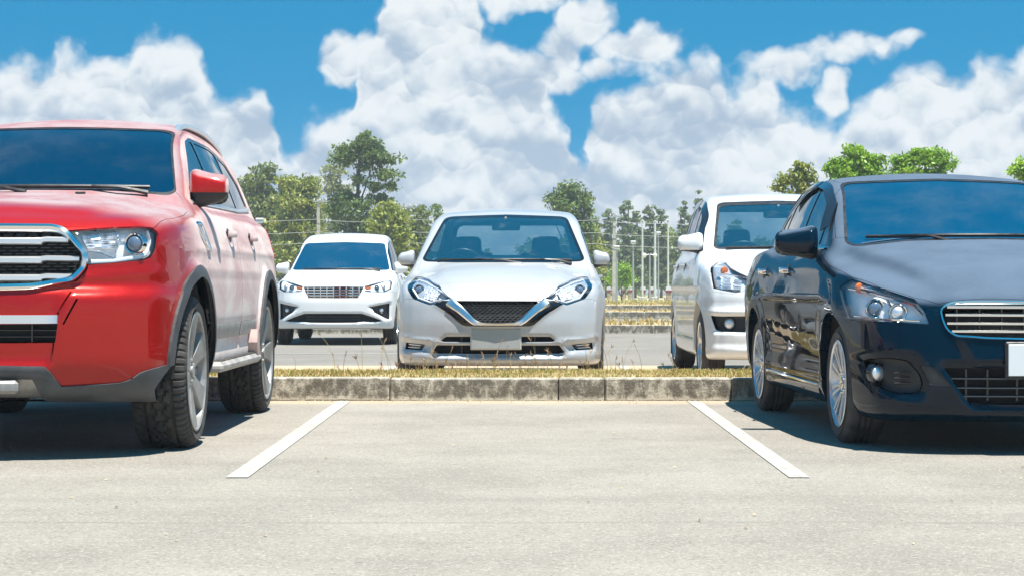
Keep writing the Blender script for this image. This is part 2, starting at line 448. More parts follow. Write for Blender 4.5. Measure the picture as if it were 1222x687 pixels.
class Shell:
    """an open skin of polygons on the surface f = 0 that panels, panes and openings are cut out of"""
    def __init__(s, f, V, F, tol=1e-5):
        s.f = f; s.V = V; s.F = F; s.extra = []          # extra: wall quads (points, normals)
        s.hist = []                                      # outlines that have cut this skin: (poly, dirv)
    @staticmethod
    def proj(V, dv):
        if dv == 'z': return V[:, 0:2]
        l = sqrt(dv[0]**2 + dv[1]**2)
        return np.stack([(V[:, 0] * dv[1] - V[:, 1] * dv[0]) / l, V[:, 2]], 1)
    def centers(s):
        return np.array([s.V[f].mean(0) for f in s.F]) if s.F else np.zeros((0, 3))
    def cut(s, poly, dv=(0, 1), facing=.12, cond=None):
        """removes the part inside the outline (seen along dv) and returns it as a Shell"""
        poly = [tuple(p[:2]) for p in poly]
        Pp = s.proj(s.V, dv); L = max(map(len, s.F)); n = len(s.F)
        FA = np.empty((n, L), int)
        for i, f in enumerate(s.F): FA[i, :len(f)] = f; FA[i, len(f):] = f[-1]
        mn = Pp[FA].min(1); mx = Pp[FA].max(1); A = np.array(poly)
        cand = np.all(mx > A.min(0) - 1e-6, 1) & np.all(mn < A.max(0) + 1e-6, 1)
        ci = np.nonzero(cand)[0]
        C3 = np.array([s.V[s.F[i]].mean(0) for i in ci]) if len(ci) else np.zeros((0, 3))
        if len(ci):
            N = unit(grad(s.f, C3))
            ok = (N[:, 2] > facing) if dv == 'z' else (-(N[:, 0] * dv[0] + N[:, 1] * dv[1]) / sqrt(dv[0]**2 + dv[1]**2) > facing)
            if cond is not None: ok &= cond(C3)
            ci = ci[ok]; C3 = C3[ok]
        if not len(ci): return Shell(s.f, s.V, [])
        n = len(poly); segs = [(poly[i], poly[(i + 1) % n]) for i in range(n)]
        near = [[] for _ in ci]
        m0, m1 = mn[ci], mx[ci]
        for k, (a, b) in enumerate(segs):
            lo = np.minimum(a, b) - 1e-7; hi = np.maximum(a, b) + 1e-7
            hit = np.all(m1 >= lo, 1) & np.all(m0 <= hi, 1)
            for i in np.nonzero(hit)[0]: near[i].append(k)
        newV = list(s.V); inn = []; keep = set(range(len(s.F))) - set(ci.tolist()); out = [s.F[i] for i in sorted(keep)]
        whole = []; cache = {}
        P2 = [tuple(p) for p in Pp]
        for i, ks in zip(ci, near):
            if not ks: whole.append(i); continue
            pieces = [list(s.F[i])]
            for k in ks:
                (ax, ay), (bx, by) = segs[k]; dx, dy = bx - ax, by - ay; l = sqrt(dx*dx + dy*dy)
                if l < 1e-9: continue
                nxt = []
                for pc in pieces:
                    sd = [((P2[v][0] - ax) * -dy + (P2[v][1] - ay) * dx) / l for v in pc]
                    if max(sd) < 1e-6 or min(sd) > -1e-6: nxt.append(pc); continue
                    # only where the stretch of the segment meets this piece
                    cr = []
                    for q in range(len(pc)):
                        s0, s1 = sd[q], sd[(q + 1) % len(pc)]
                        if (s0 < 0) != (s1 < 0):
                            t = s0 / (s0 - s1); p, r = P2[pc[q]], P2[pc[(q + 1) % len(pc)]]
                            cr.append(((p[0] + (r[0]-p[0]) * t - ax) * dx + (p[1] + (r[1]-p[1]) * t - ay) * dy) / l)
                    if len(cr) < 2 or max(cr) < 1e-6 or min(cr) > l - 1e-6: nxt.append(pc); continue
                    a_, b_ = [], []
                    for q in range(len(pc)):
                        v0, v1 = pc[q], pc[(q + 1) % len(pc)]; s0, s1 = sd[q], sd[(q + 1) % len(pc)]
                        if abs(s0) <= 1e-6: a_.append(v0); b_.append(v0); continue
                        (a_ if s0 > 0 else b_).append(v0)
                        if abs(s1) > 1e-6 and (s0 < 0) != (s1 < 0):
                            key = (min(v0, v1), max(v0, v1), k)
                            if key not in cache:
                                lo_, hi_ = key[0], key[1]
                                sl = ((P2[lo_][0]-ax) * -dy + (P2[lo_][1]-ay) * dx) / l; sh = ((P2[hi_][0]-ax) * -dy + (P2[hi_][1]-ay) * dx) / l
                                t = sl / (sl - sh)
                                cache[key] = len(newV); newV.append(newV[lo_] + (newV[hi_] - newV[lo_]) * t)
                                P2.append((P2[lo_][0] + (P2[hi_][0]-P2[lo_][0]) * t, P2[lo_][1] + (P2[hi_][1]-P2[lo_][1]) * t))
                            a_.append(cache[key]); b_.append(cache[key])
                    if len(a_) > 2: nxt.append(a_)
                    if len(b_) > 2: nxt.append(b_)
                pieces = nxt
            cs = np.array([np.mean([P2[v] for v in pc], 0) for pc in pieces])
            for pc, q in zip(pieces, inside_poly(cs, poly)): (inn if q else out).append(pc)
        if whole:
            cs = np.array([np.mean([P2[v] for v in s.F[i]], 0) for i in whole])
            for i, q in zip(whole, inside_poly(cs, poly)): (inn if q else out).append(s.F[i])
        s.V = np.array(newV); s.F = out
        r = Shell(s.f, s.V, inn); r.hist = s.hist + [(poly, dv)]; r.last = (poly, dv)
        return r
    def rim(s, poly=None, dv=None):
        """edges of this piece that lie on its outline: list of (v0, v1)"""
        if not s.F: return []
        poly, dv = (poly, dv) if poly is not None else s.last
        used = sorted({v for f in s.F for v in f}); P = s.proj(s.V[used], dv)
        A = np.array(poly, float); Bq = np.roll(A, -1, 0); e = Bq - A; L2 = (e * e).sum(1) + 1e-18
        def dist(Q):
            t = np.clip(((Q[:, None] - A) * e).sum(2) / L2, 0, 1)
            return np.linalg.norm(Q[:, None] - (A + t[..., None] * e), axis=2).min(1)
        near = dict(zip(used, dist(P) < 2e-5))
        key = {}
        for v in used:
            if near[v]: key[v] = tuple(np.round(s.V[v], 6))
        E = {}
        for f in s.F:
            for q in range(len(f)):
                a, b = f[q], f[(q + 1) % len(f)]
                if near[a] and near[b] and key[a] != key[b]:
                    k = frozenset((key[a], key[b]))
                    if k in E: E[k] = None
                    else: E[k] = (a, b)
        E = [e_ for e_ in E.values() if e_]
        if not E: return []
        mid = s.proj(np.array([(s.V[a] + s.V[b]) / 2 for a, b in E]), dv)
        ok = dist(mid) < 2e-4
        return [e_ for e_, o in zip(E, ok) if o]
    def mesh(s, name, inset=0.0, shrink=0.0, wall=0.0, mirror=False, both=False, wall_mat=0, lift=None, skip_center=True, wall_vec=None):
        """skin -> mesh with the surface's own smooth normals; wall: depth of the turned-in edge"""
        used = sorted({v for f in s.F for v in f}); V = s.V[used].copy()
        mp = {v: i for i, v in enumerate(used)}
        N = unit(grad(s.f, V)) if len(V) else V
        edges = s.rim() if (wall or shrink) and hasattr(s, 'last') else []
        if skip_center: edges = [e for e in edges if not (abs(s.V[e[0]][0]) < 1e-4 and abs(s.V[e[1]][0]) < 1e-4)]
        if shrink and edges:
            poly, dv = s.last; acc = {}
            for a, b in edges:
                d = s.V[b] - s.V[a]; n = (N[mp[a]] + N[mp[b]])
                w = np.cross(n, d); l = np.linalg.norm(w)
                if l > 1e-9:
                    for v in (a, b): acc.setdefault(tuple(np.round(s.V[v], 6)), []).append((w / l, v))
            keyed = {}
            for v in used: keyed.setdefault(tuple(np.round(s.V[v], 6)), []).append(v)
            for k, ws in acc.items():
                w = sum(q for q, _ in ws); l = np.linalg.norm(w)
                if l < 1e-6: continue
                w = w / l
                if abs(k[0]) < 1e-4: w[0] = 0
                for v in keyed[k]: V[mp[v]] += w * shrink
        if inset: V = V - N * inset
        if lift is not None: V = lift(V, N)
        verts = [tuple(p) for p in V]; loopsN = []; faces = []; mi = []
        for f in s.F:
            faces.append([mp[v] for v in f]); mi.append(0); loopsN += [N[mp[v]] for v in f]
        for a, b in edges:
            if not wall: break
            i, j = mp[a], mp[b]; d = V[j] - V[i]; n = np.cross(d, N[i]); l = np.linalg.norm(n)
            if l < 1e-10: continue
            n = n / l; k = len(verts)
            wi, wj = (N[i] * wall, N[j] * wall) if wall_vec is None else (wall_vec, wall_vec)
            verts += [tuple(V[j]), tuple(V[i]), tuple(V[i] - wi), tuple(V[j] - wj)]
            faces.append([k, k + 1, k + 2, k + 3]); mi.append(wall_mat); loopsN += [n] * 4
        for pts, n in s.extra:
            k = len(verts); verts += [tuple(p) for p in pts]; faces.append([k, k+1, k+2, k+3]); mi.append(wall_mat); loopsN += [n] * 4
        V = np.array(verts).reshape(-1, 3); LN = np.array(loopsN).reshape(-1, 3)
        if mirror or both:
            Vm = V * [-1, 1, 1]; Fm = []; Lm = []; k = 0
            for f in faces:
                n = len(f); Fm.append(f[::-1]); Lm.append((LN[k:k + n] * [-1, 1, 1])[::-1]); k += n
            Lm = np.concatenate(Lm) if Lm else LN
            if both:
                o = len(V); V = np.concatenate([V, Vm]); faces = faces + [[o + i for i in f] for f in Fm]; LN = np.concatenate([LN, Lm]); mi = mi + mi
            else: V, faces, LN = Vm, Fm, Lm
        me = bpy.data.meshes.new(name); me.from_pydata(V.tolist(), [], faces)
        me.polygons.foreach_set('use_smooth', [True] * len(faces)); me.polygons.foreach_set('material_index', mi)
        me.update()
        if len(LN): me.normals_split_custom_set(LN.tolist())
        return me
    def hole(s, piece, depth):
        """turned-in edge round the hole that `piece` left"""
        ed = piece.rim()
        if not ed: return
        P0 = np.array([piece.V[a] for a, b in ed]); P1 = np.array([piece.V[b] for a, b in ed])
        N0, N1 = unit(grad(s.f, P0)), unit(grad(s.f, P1))
        for p, q, n0, n1 in zip(P0, P1, N0, N1):
            if abs(p[0]) < 1e-4 and abs(q[0]) < 1e-4: continue
            n = np.cross(n0, q - p); l = np.linalg.norm(n)
            if l < 1e-10: continue
            s.extra.append(((p, q, q - n1 * depth, p - n0 * depth), n / l))

def implicit_mesh(name, f, lo, hi, h, mats, parent=None, loc=(0, 0, 0), rot=(0, 0, 0)):
    P, Q = surface_nets(f, lo, hi, h); N = unit(grad(f, P))
    me = bpy.data.meshes.new(name); me.from_pydata(P.tolist(), [], Q.tolist())
    me.polygons.foreach_set('use_smooth', [True] * len(Q)); me.update()
    me.normals_split_custom_set_from_vertices(N.tolist())
    return mesh_obj(name, me, mats, parent, loc, rot)
# ------------------------------------------------------------------ materials
def mat(name, base=(.5, .5, .5), rough=.5, metal=0.0, coat=0.0, spec=.5, ior=1.5, fn=None):
    m = bpy.data.materials.new(name); m.use_nodes = True; t = NT(m.node_tree); b = t.n['Principled BSDF']
    b.inputs['Base Color'].default_value = (*base, 1); b.inputs['Roughness'].default_value = rough; b.inputs['Metallic'].default_value = metal
    b.inputs['Coat Weight'].default_value = coat; b.inputs['Coat Roughness'].default_value = .03
    b.inputs['Specular IOR Level'].default_value = spec; b.inputs['IOR'].default_value = ior
    if fn: fn(t, b)
    return m
def bump(t, b, h, dist=.01, strength=1.0):
    n = t.node('ShaderNodeBump', 0, Height=h, Distance=dist, Strength=strength); t.l.new(n, b.inputs['Normal'])
def objco(t): return t.node('ShaderNodeTexCoord', 'Object')
def noisy(base, var=.25, scale=8, rough=None, bmp=0, bscale=120, detail=4):
    def fn(t, b):
        o = objco(t); n = t.noise(o, scale, detail, .6)
        c0 = tuple(q * (1 - var) for q in base); c1 = tuple(min(1, q * (1 + var)) for q in base)
        t.l.new(t.mix(t.rng(n, .3, .7), c0, c1), b.inputs['Base Color'])
        if rough: t.l.new(t.rng(n, .3, .7, rough[0], rough[1]), b.inputs['Roughness'])
        if bmp: bump(t, b, t.noise(o, bscale, 3, .6), bmp)
    return fn

def paint(name, base, metal=.0, rough=.35, coat=.8, spec=.25, dust=(.42, .36, .30), top=.0, side=.0, hood0=None, flake=0.0, even=.55, film=.35, upr=(.35, .85), dust2=None, liner=(.03, .03, .035)):
    """lacquered body colour; settled dust lies on what faces up (top) and in streaky films down the flanks (side)"""
    def fn(t, b):
        o = objco(t); sp = t.node('ShaderNodeSeparateXYZ', None, Vector=o)
        g = t.node('ShaderNodeNewGeometry', None); nn = t.node('ShaderNodeSeparateXYZ', None, Vector=t.node('ShaderNodeVectorTransform', 0, dict(vector_type='NORMAL', convert_from='WORLD', convert_to='OBJECT'), Vector=g.outputs['Normal']))
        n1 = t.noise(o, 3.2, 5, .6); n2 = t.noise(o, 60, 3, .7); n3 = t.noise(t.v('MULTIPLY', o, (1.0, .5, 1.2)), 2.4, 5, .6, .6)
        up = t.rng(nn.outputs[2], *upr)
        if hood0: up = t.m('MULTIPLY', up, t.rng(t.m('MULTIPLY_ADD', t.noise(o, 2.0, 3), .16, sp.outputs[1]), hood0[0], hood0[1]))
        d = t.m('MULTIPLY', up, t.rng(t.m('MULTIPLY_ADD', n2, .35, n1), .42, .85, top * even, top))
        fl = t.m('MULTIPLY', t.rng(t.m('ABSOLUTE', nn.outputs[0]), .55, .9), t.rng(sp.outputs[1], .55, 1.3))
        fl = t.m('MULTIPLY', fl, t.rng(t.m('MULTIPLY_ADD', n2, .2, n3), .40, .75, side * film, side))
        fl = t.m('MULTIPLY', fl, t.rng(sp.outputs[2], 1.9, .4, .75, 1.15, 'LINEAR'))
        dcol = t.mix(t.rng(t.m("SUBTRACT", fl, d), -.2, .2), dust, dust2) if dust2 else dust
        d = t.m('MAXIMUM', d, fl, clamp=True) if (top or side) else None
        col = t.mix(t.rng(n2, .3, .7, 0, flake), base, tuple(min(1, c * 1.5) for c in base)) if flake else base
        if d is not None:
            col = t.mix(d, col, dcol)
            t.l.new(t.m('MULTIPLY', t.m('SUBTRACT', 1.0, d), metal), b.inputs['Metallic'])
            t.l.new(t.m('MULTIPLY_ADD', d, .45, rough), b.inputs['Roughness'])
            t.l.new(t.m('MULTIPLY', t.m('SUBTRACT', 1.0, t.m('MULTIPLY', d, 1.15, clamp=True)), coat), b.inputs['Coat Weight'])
        if not isinstance(col, tuple):
            t.l.new(t.mix(g.outputs['Backfacing'], col, liner), b.inputs['Base Color'])
        else: t.l.new(t.mix(g.outputs['Backfacing'], col, liner), b.inputs['Base Color'])
    return mat(name, base, rough, metal, coat, spec, fn=fn)

def glass(name, tint=(.62, .74, .78), ior=1.7, film=None):
    m = bpy.data.materials.new(name); m.use_nodes = True; t = NT(m.node_tree); t.n.clear()
    bf = t.node('ShaderNodeNewGeometry', 'Backfacing')
    fr = t.node('ShaderNodeFresnel', 0, IOR=t.m('ADD', t.m('MULTIPLY', bf, 1 / ior - ior), ior))
    o = objco(t); dirt = t.rng(t.noise(o, 5, 5, .65), .55, .8, 0, .10)
    a = t.node('ShaderNodeBsdfTransparent', 0, Color=tint); g = t.node('ShaderNodeBsdfGlossy', 0, Color=(.95, .97, 1), Roughness=.015)
    m1 = t.node('ShaderNodeMixShader', None); t.l.new(fr, m1.inputs[0]); t.l.new(a, m1.inputs[1]); t.l.new(g, m1.inputs[2])
    if film:  # diffuse blue painted in for the sky mirrored by the panes
        fd = t.node('ShaderNodeBsdfDiffuse', 0, Color=film); mf = t.node('ShaderNodeMixShader', None); mf.inputs[0].default_value = .24; t.l.new(m1.outputs[0], mf.inputs[1]); t.l.new(fd, mf.inputs[2]); m1 = mf
    df = t.node('ShaderNodeBsdfDiffuse', 0, Color=(.5, .5, .48))
    m2 = t.node('ShaderNodeMixShader', None); t.l.new(dirt, m2.inputs[0]); t.l.new(m1.outputs[0], m2.inputs[1]); t.l.new(df, m2.inputs[2])
    out = t.n.new('ShaderNodeOutputMaterial'); t.l.new(m2.outputs[0], out.inputs[0])
    return m

def tint_fn(film, edge):
    def fn(t, b):
        o = objco(t); n = t.noise(o, 2.5, 4, .6); n2 = t.noise(o, 40, 3, .6)
        d = t.rng(t.m('MULTIPLY_ADD', n2, .2, n), .52, .9, 0, edge)
        t.l.new(t.mix(d, film, (.40, .38, .35)), b.inputs['Base Color'])
        t.l.new(t.m('MULTIPLY_ADD', d, .5, .03), b.inputs['Roughness'])
    return fn
MT = dict(
 red=paint('red_paint', (.37, .008, .005), metal=.25, rough=.34, coat=.7, spec=.1, dust=(.30, .265, .275), dust2=(.74, .65, .61), top=.94, side=.95, hood0=(.38, .62), flake=.06, film=.6),
 black=paint('dark_paint', (.0004, .008, .018), metal=.0, rough=.3, coat=.62, spec=.0, dust=(.092, .128, .178), top=.98, even=.82, upr=(.60, .93), side=.0, flake=.0),  # dust on top is tinted blue, painting in part of the sky's reflection
 silver=paint('silver_paint', (.415, .43, .445), metal=.18, rough=.38, dust=(.5, .48, .44), top=.12, side=.10, flake=.12),
 white=paint('white_paint', (.72, .72, .71), rough=.35, dust=(.6, .55, .5), top=.06, side=.12),
 van=paint('pearl_white_paint', (.72, .73, .725), metal=.08, rough=.3, dust=(.5, .44, .36), top=.06, side=.14),
 dustred=mat('dusty_red', (.40, .2, .18), .6, fn=noisy((.46, .34, .31), .2, 8)),
 visor=mat('smoked_visor', (.012, .014, .018), .08, coat=.5), satin_dark=mat('dark_satin', (.10, .11, .13), .25, .7),
 plate_rim=mat('plate_rim', (.55, .52, .44), .4),
 chrome=mat('chrome', (.82, .79, .76), .09, 1.0),
 wedge=mat('soft_chrome', (.80, .77, .75), .24, 1.0),
 satin=mat('satin_silver', (.88, .88, .88), .34, .9),
 trim=mat('black_trim', (.018, .019, .021), .42, fn=noisy((.018, .019, .021), .4, 20, (.35, .55))),
 gloss=mat('gloss_black', (.008, .008, .01), .12, coat=.4),
 grey=mat('grey_plastic', (.06, .062, .065), .5, fn=noisy((.062, .064, .068), .28, 9, (.42, .62), .0006, 900)),
 dustgrey=mat('dusty_grey_plastic', (.3, .29, .28), .6, fn=noisy((.33, .31, .29), .25, 12, (.5, .7), .0006, 700)),
 skid=mat('silver_skid', (.36, .35, .34), .45, .6, fn=noisy((.36, .35, .33), .2, 14)),
 rubber=mat('tyre_rubber', (.022, .022, .023), .75, fn=noisy((.05, .047, .044), .5, 11, (.7, .9), .0005, 500)),
 rubber_dusty=mat('dusty_tyre_rubber', (.1, .09, .08), .85, fn=noisy((.046, .042, .038), .55, 9, (.75, .95), .0006, 400)),
 rim_grey=mat('grey_alloy', (.26, .26, .26), .4, .4, fn=noisy((.30, .295, .285), .2, 12, (.35, .5))),
 rim_dark=mat('dark_alloy', (.03, .03, .032), .5, .5),
 rim_silver=mat('silver_alloy', (.62, .63, .66), .25, .85),
 tinted=mat('sky_tinted_windscreen', (.002, .03, .075), .03, ior=1.75, fn=tint_fn((.0, .044, .098), .06)),  # blue of the reflected sky is painted into the tinted base colour
 tinted_side=mat('tinted_side_glass', (.01, .02, .03), .03, ior=2.1, fn=tint_fn((.012, .022, .03), .25)),
 sky_tinted_dark=mat('dark_sky_tinted_windscreen', (.0, .02, .05), .03, ior=1.75, fn=tint_fn((.0, .020, .050), .05)),  # darker pane; its base colour also holds the sky's reflected blue
 glass=glass('sky_film_glass', film=(.01, .13, .24)), lens=glass('lamp_lens', (.96, .97, .98), 1.45),
 bowl=mat('lamp_bowl', (.9, .9, .91), .38, .8, fn=noisy((.86, .87, .89), .10, 30)),
 bowl_bright=mat('bright_lamp_bowl', (.95, .95, .96), .45, .25, fn=noisy((.93, .93, .95), .06, 30)),
 bowl_dark=mat('dark_lamp_bowl', (.35, .37, .40), .3, .4),
 projector=mat('projector_lens', (.10, .14, .20), .04, .0, coat=1, ior=1.9),
 amber=mat('amber_lens', (.65, .16, .03), .15), red_lens=mat('red_lens', (.5, .01, .01), .15, coat=.6),
 drl=mat('lamp_light_guide', (.85, .86, .88), .2, .2),
 plate=mat('blank_plate', (.36, .37, .36), .5, fn=noisy((.36, .37, .36), .05, 6)),
 plate_white=mat('blank_white_plate', (.68, .70, .71), .4),
 seat=mat('seat_fabric', (.035, .038, .045), .9), dash=mat('dashboard_plastic', (.05, .05, .055), .7),
 under=mat('underbody', (.02, .02, .02), .9),
 mirror=mat('mirror_glass', (.8, .82, .85), .03, 1.0),
)
# ------------------------------------------------------------------ ground, lane, islands
def W(px, py, d): return ((px - 611) / 2350 * d, d, .8 - (py - 343.5) / 2350 * d)      # a point of the photograph at distance d
def m_asphalt(name, c0, c1, seam=False):
    def fn(t, b):
        o = t.node('ShaderNodeTexCoord', 'Object'); sp = t.node('ShaderNodeSeparateXYZ', None, Vector=o)
        big = t.noise(o, .35, 4, .6); mid = t.noise(t.v('MULTIPLY', o, (.8, .6, 1)), 1.7, 6, .68); streak = t.noise(t.v('MULTIPLY', o, (.18, 2.6, 1)), 1.3, 4, .6)
        fine = t.noise(o, 62, 4, .85); agg = t.n.new('ShaderNodeTexVoronoi'); agg.inputs['Scale'].default_value = 110; t.l.new(o, agg.inputs['Vector'])
        f = t.m('ADD', t.m('MULTIPLY', big, .45), t.m('ADD', t.m('MULTIPLY', mid, .50), t.m('MULTIPLY', streak, .15)))
        col = t.mix(t.rng(f, .40, .70), c0, c1)
        ac = t.node('ShaderNodeSeparateColor', None, Color=agg.outputs['Color'])
        col = t.mix(t.rng(ac.outputs[0], .78, 1.0, 0, .55), col, tuple(min(1, q * 1.45) for q in c1))
        col = t.mix(t.rng(ac.outputs[1], .78, 1.0, 0, .42), col, tuple(q * .42 for q in c0))
        col = t.mix(t.rng(fine, .56, .74, 0, .6), col, tuple(q * .5 for q in c0))
        ch = t.noise(o, 7.0, 5, .7); col = t.mix(t.rng(ch, .66, .80, 0, .30), col, tuple(q * .6 for q in c0))
        if seam:
            # old joint of two asphalt lays and the tyre film along the drive lane
            y = t.m('MULTIPLY_ADD', t.noise(t.v('MULTIPLY', o, (.5, .0, 0)), 1.0, 3), .40, sp.outputs[1])
            for yc, w, a in ((6.72, .035, .30), (7.45, .22, .15), (6.2, .02, .12)):
                dd = t.m('ABSOLUTE', t.m('SUBTRACT', y, yc + .2))
                col = t.mix(t.m('MULTIPLY', t.rng(dd, 0, w, a, 0), t.rng(mid, .35, .6)), col, tuple(q * .35 for q in c0))
            dust = t.rng(t.m('MULTIPLY_ADD', t.noise(o, 2.5, 4, .7), .5, sp.outputs[1]), 13.6, 14.3, 0, .75)
            col = t.mix(dust, col, (.50, .38, .25))
        t.l.new(col, b.inputs['Base Color'])
        h = t.m('ADD', t.m('MULTIPLY', agg.outputs['Distance'], -1.2), fine)
        bump(t, b, h, .0045, .9)
        t.l.new(t.rng(fine, .3, .7, .75, .95), b.inputs['Roughness'])
    return mat(name, c0, .9, spec=.3, fn=fn)
M_ASPH = m_asphalt('asphalt', (.236, .214, .184), (.318, .292, .250), True)
M_LANE = m_asphalt('lane_asphalt', (.185, .170, .150), (.245, .226, .200))
def m_line():
    def fn(t, b):
        o = t.node('ShaderNodeTexCoord', 'Object'); w = t.noise(o, 26, 5, .75); w2 = t.noise(o, 3.0, 3, .6)
        t.l.new(t.mix(t.rng(t.m('MULTIPLY_ADD', w2, .5, w), .70, .95), (.41, .40, .355), (.28, .262, .225)), b.inputs['Base Color'])
        bump(t, b, t.noise(o, 95, 3, .75), .004)
    return mat('line_paint', (.75, .74, .70), .8, fn=fn)
M_LINE = m_line()
def m_grassland():
    def fn(t, b):
        o = t.node('ShaderNodeTexCoord', 'Object'); n = t.noise(o, .25, 5, .6); n2 = t.noise(o, 6, 4, .7)
        c = t.mix(t.rng(n, .35, .65), (.40, .33, .17), (.28, .29, .11)); c = t.mix(t.rng(n2, .4, .7, 0, .6), c, (.50, .43, .27)); t.l.new(c, b.inputs['Base Color'])
        bump(t, b, n2, .05)
    return mat('dry_grassland', (.4, .33, .17), .95, spec=.1, fn=fn)
M_FIELD = m_grassland()
def m_kerb():
    def fn(t, b):
        o = t.node('ShaderNodeTexCoord', 'Object'); sp = t.node('ShaderNodeSeparateXYZ', None, Vector=t.v('ADD', o, (0, 0, .0565))); rnd = t.node('ShaderNodeObjectInfo', 'Random')
        oo = t.v('ADD', o, t.node('ShaderNodeCombineXYZ', 0, X=t.m('MULTIPLY', rnd, 37.0), Y=t.m('MULTIPLY', rnd, 11.0), Z=0.0))
        n = t.noise(oo, 5, 6, .68); n2 = t.noise(t.v('MULTIPLY', oo, (1, 1, .45)), 17, 5, .7); n3 = t.noise(oo, 55, 4, .7)
        g = t.node('ShaderNodeNewGeometry', 'Normal'); nz = t.node('ShaderNodeSeparateXYZ', None, Vector=g).outputs[2]
        stain = t.m('ADD', t.m('MULTIPLY', n, .55), t.m('MULTIPLY', n2, .5))
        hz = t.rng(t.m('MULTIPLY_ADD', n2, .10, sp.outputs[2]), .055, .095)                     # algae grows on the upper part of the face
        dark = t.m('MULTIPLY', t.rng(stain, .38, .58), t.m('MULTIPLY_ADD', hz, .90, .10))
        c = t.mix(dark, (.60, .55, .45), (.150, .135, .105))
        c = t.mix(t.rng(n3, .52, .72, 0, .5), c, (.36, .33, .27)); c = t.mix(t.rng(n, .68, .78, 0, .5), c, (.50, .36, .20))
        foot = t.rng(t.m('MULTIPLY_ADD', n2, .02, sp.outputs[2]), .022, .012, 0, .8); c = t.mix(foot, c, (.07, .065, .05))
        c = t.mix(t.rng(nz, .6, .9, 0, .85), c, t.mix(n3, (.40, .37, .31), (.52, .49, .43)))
        t.l.new(c, b.inputs['Base Color']); bump(t, b, t.m('ADD', n3, t.m('MULTIPLY', n2, .6)), .012)
    return mat('weathered_concrete', (.3, .28, .24), .92, spec=.2, fn=fn)
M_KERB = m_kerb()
M_SOIL = mat('island_soil', (.3, .24, .14), .95, fn=noisy((.36, .28, .15), .35, 14, None, .02, 30))

def m_leaf(name, cs, trans=.35, rough=.5):
    """each leaf clump takes its own tone; light passes through the blades"""
    m = bpy.data.materials.new(name); m.use_nodes = True; t = NT(m.node_tree); t.n.clear()
    r = t.node('ShaderNodeNewGeometry', 'Random Per Island'); o = objco(t); n = t.noise(o, .9, 3, .6)
    f = t.m('ADD', t.m('MULTIPLY', r, .55), t.m('MULTIPLY', t.rng(n, .3, .7), .45))
    c = t.mix(t.rng(f, .1, .5), cs[0], cs[1]); c = t.mix(t.rng(f, .5, .95), c, cs[2])
    a = t.node('ShaderNodeBsdfDiffuse', 0, Color=c); tr = t.node('ShaderNodeBsdfTranslucent', 0, Color=t.mix(.5, c, (.30, .36, .05))); g = t.node('ShaderNodeBsdfGlossy', 0, Color=(.8, .85, .8), Roughness=rough)
    def mx(f, p, q):
        k = t.n.new('ShaderNodeMixShader'); k.inputs[0].default_value = f; t.l.new(p, k.inputs[1]); t.l.new(q, k.inputs[2]); return k.outputs[0]
    out = t.n.new('ShaderNodeOutputMaterial'); t.l.new(mx(.04, mx(trans, a, tr), g), out.inputs[0]); return m
LEAF = dict(
 olive=m_leaf('olive_leaves', ((0.101, 0.140, 0.044), (0.170, 0.221, 0.059), (0.299, 0.319, 0.091))),
 yellow=m_leaf('yellow_green_leaves', ((0.149, 0.189, 0.036), (0.280, 0.329, 0.059), (0.460, 0.439, 0.091))),
 dark=m_leaf('dark_green_leaves', ((0.059, 0.110, 0.040), (0.110, 0.179, 0.052), (0.199, 0.269, 0.069))),
 pale=m_leaf('pale_leaves', ((0.199, 0.230, 0.120), (0.299, 0.329, 0.170), (0.399, 0.410, 0.221))),
 bright=m_leaf('bright_green_leaves', ((0.120, 0.260, 0.020), (0.260, 0.479, 0.029), (0.519, 0.719, 0.059)), .45),
 pine=m_leaf('casuarina_needles', ((0.110, 0.160, 0.091), (0.170, 0.230, 0.120), (0.250, 0.299, 0.149))),
 dry=m_leaf('dry_grass_blades', ((.34, .235, .085), (.50, .36, .15), (.60, .47, .25)), .3),
 green=m_leaf('green_grass_blades', ((.12, .16, .015), (.20, .26, .03), (.32, .36, .06)), .4),
 seed=m_leaf('seed_heads', ((.30, .17, .09), (.42, .26, .15), (.52, .36, .22)), .3),
 flower=m_leaf('white_flowers', ((.6, .6, .55), (.7, .7, .66), (.75, .74, .7)), .3))
M_BARK = mat('bark', (.16, .12, .09), .9, fn=noisy((.17, .135, .105), .35, 7, None, .03, 20))
M_BARK_DARK = mat('dark_bark', (.07, .055, .04), .9, fn=noisy((.075, .06, .045), .35, 7, None, .03, 20))

def struct(o): o['kind'] = 'structure'; return o
def sheet(name, x0, x1, y0, y1, z, m, nx=1, ny=1):
    q = MB(); q.grid([[(x0 + (x1 - x0) * i / nx, y0 + (y1 - y0) * j / ny, z) for j in range(ny + 1)] for i in range(nx + 1)], smooth=False, flip=True)
    return struct(q.build(name, m))
sheet('ground', -300, 300, -68, 222, -.008, M_FIELD)
sheet('asphalt', -60, 60, -66, 20.4, -.004 + .004, M_ASPH)
sheet('lane', -60, 60, 20.4, 71.0, 0.0, M_LANE)

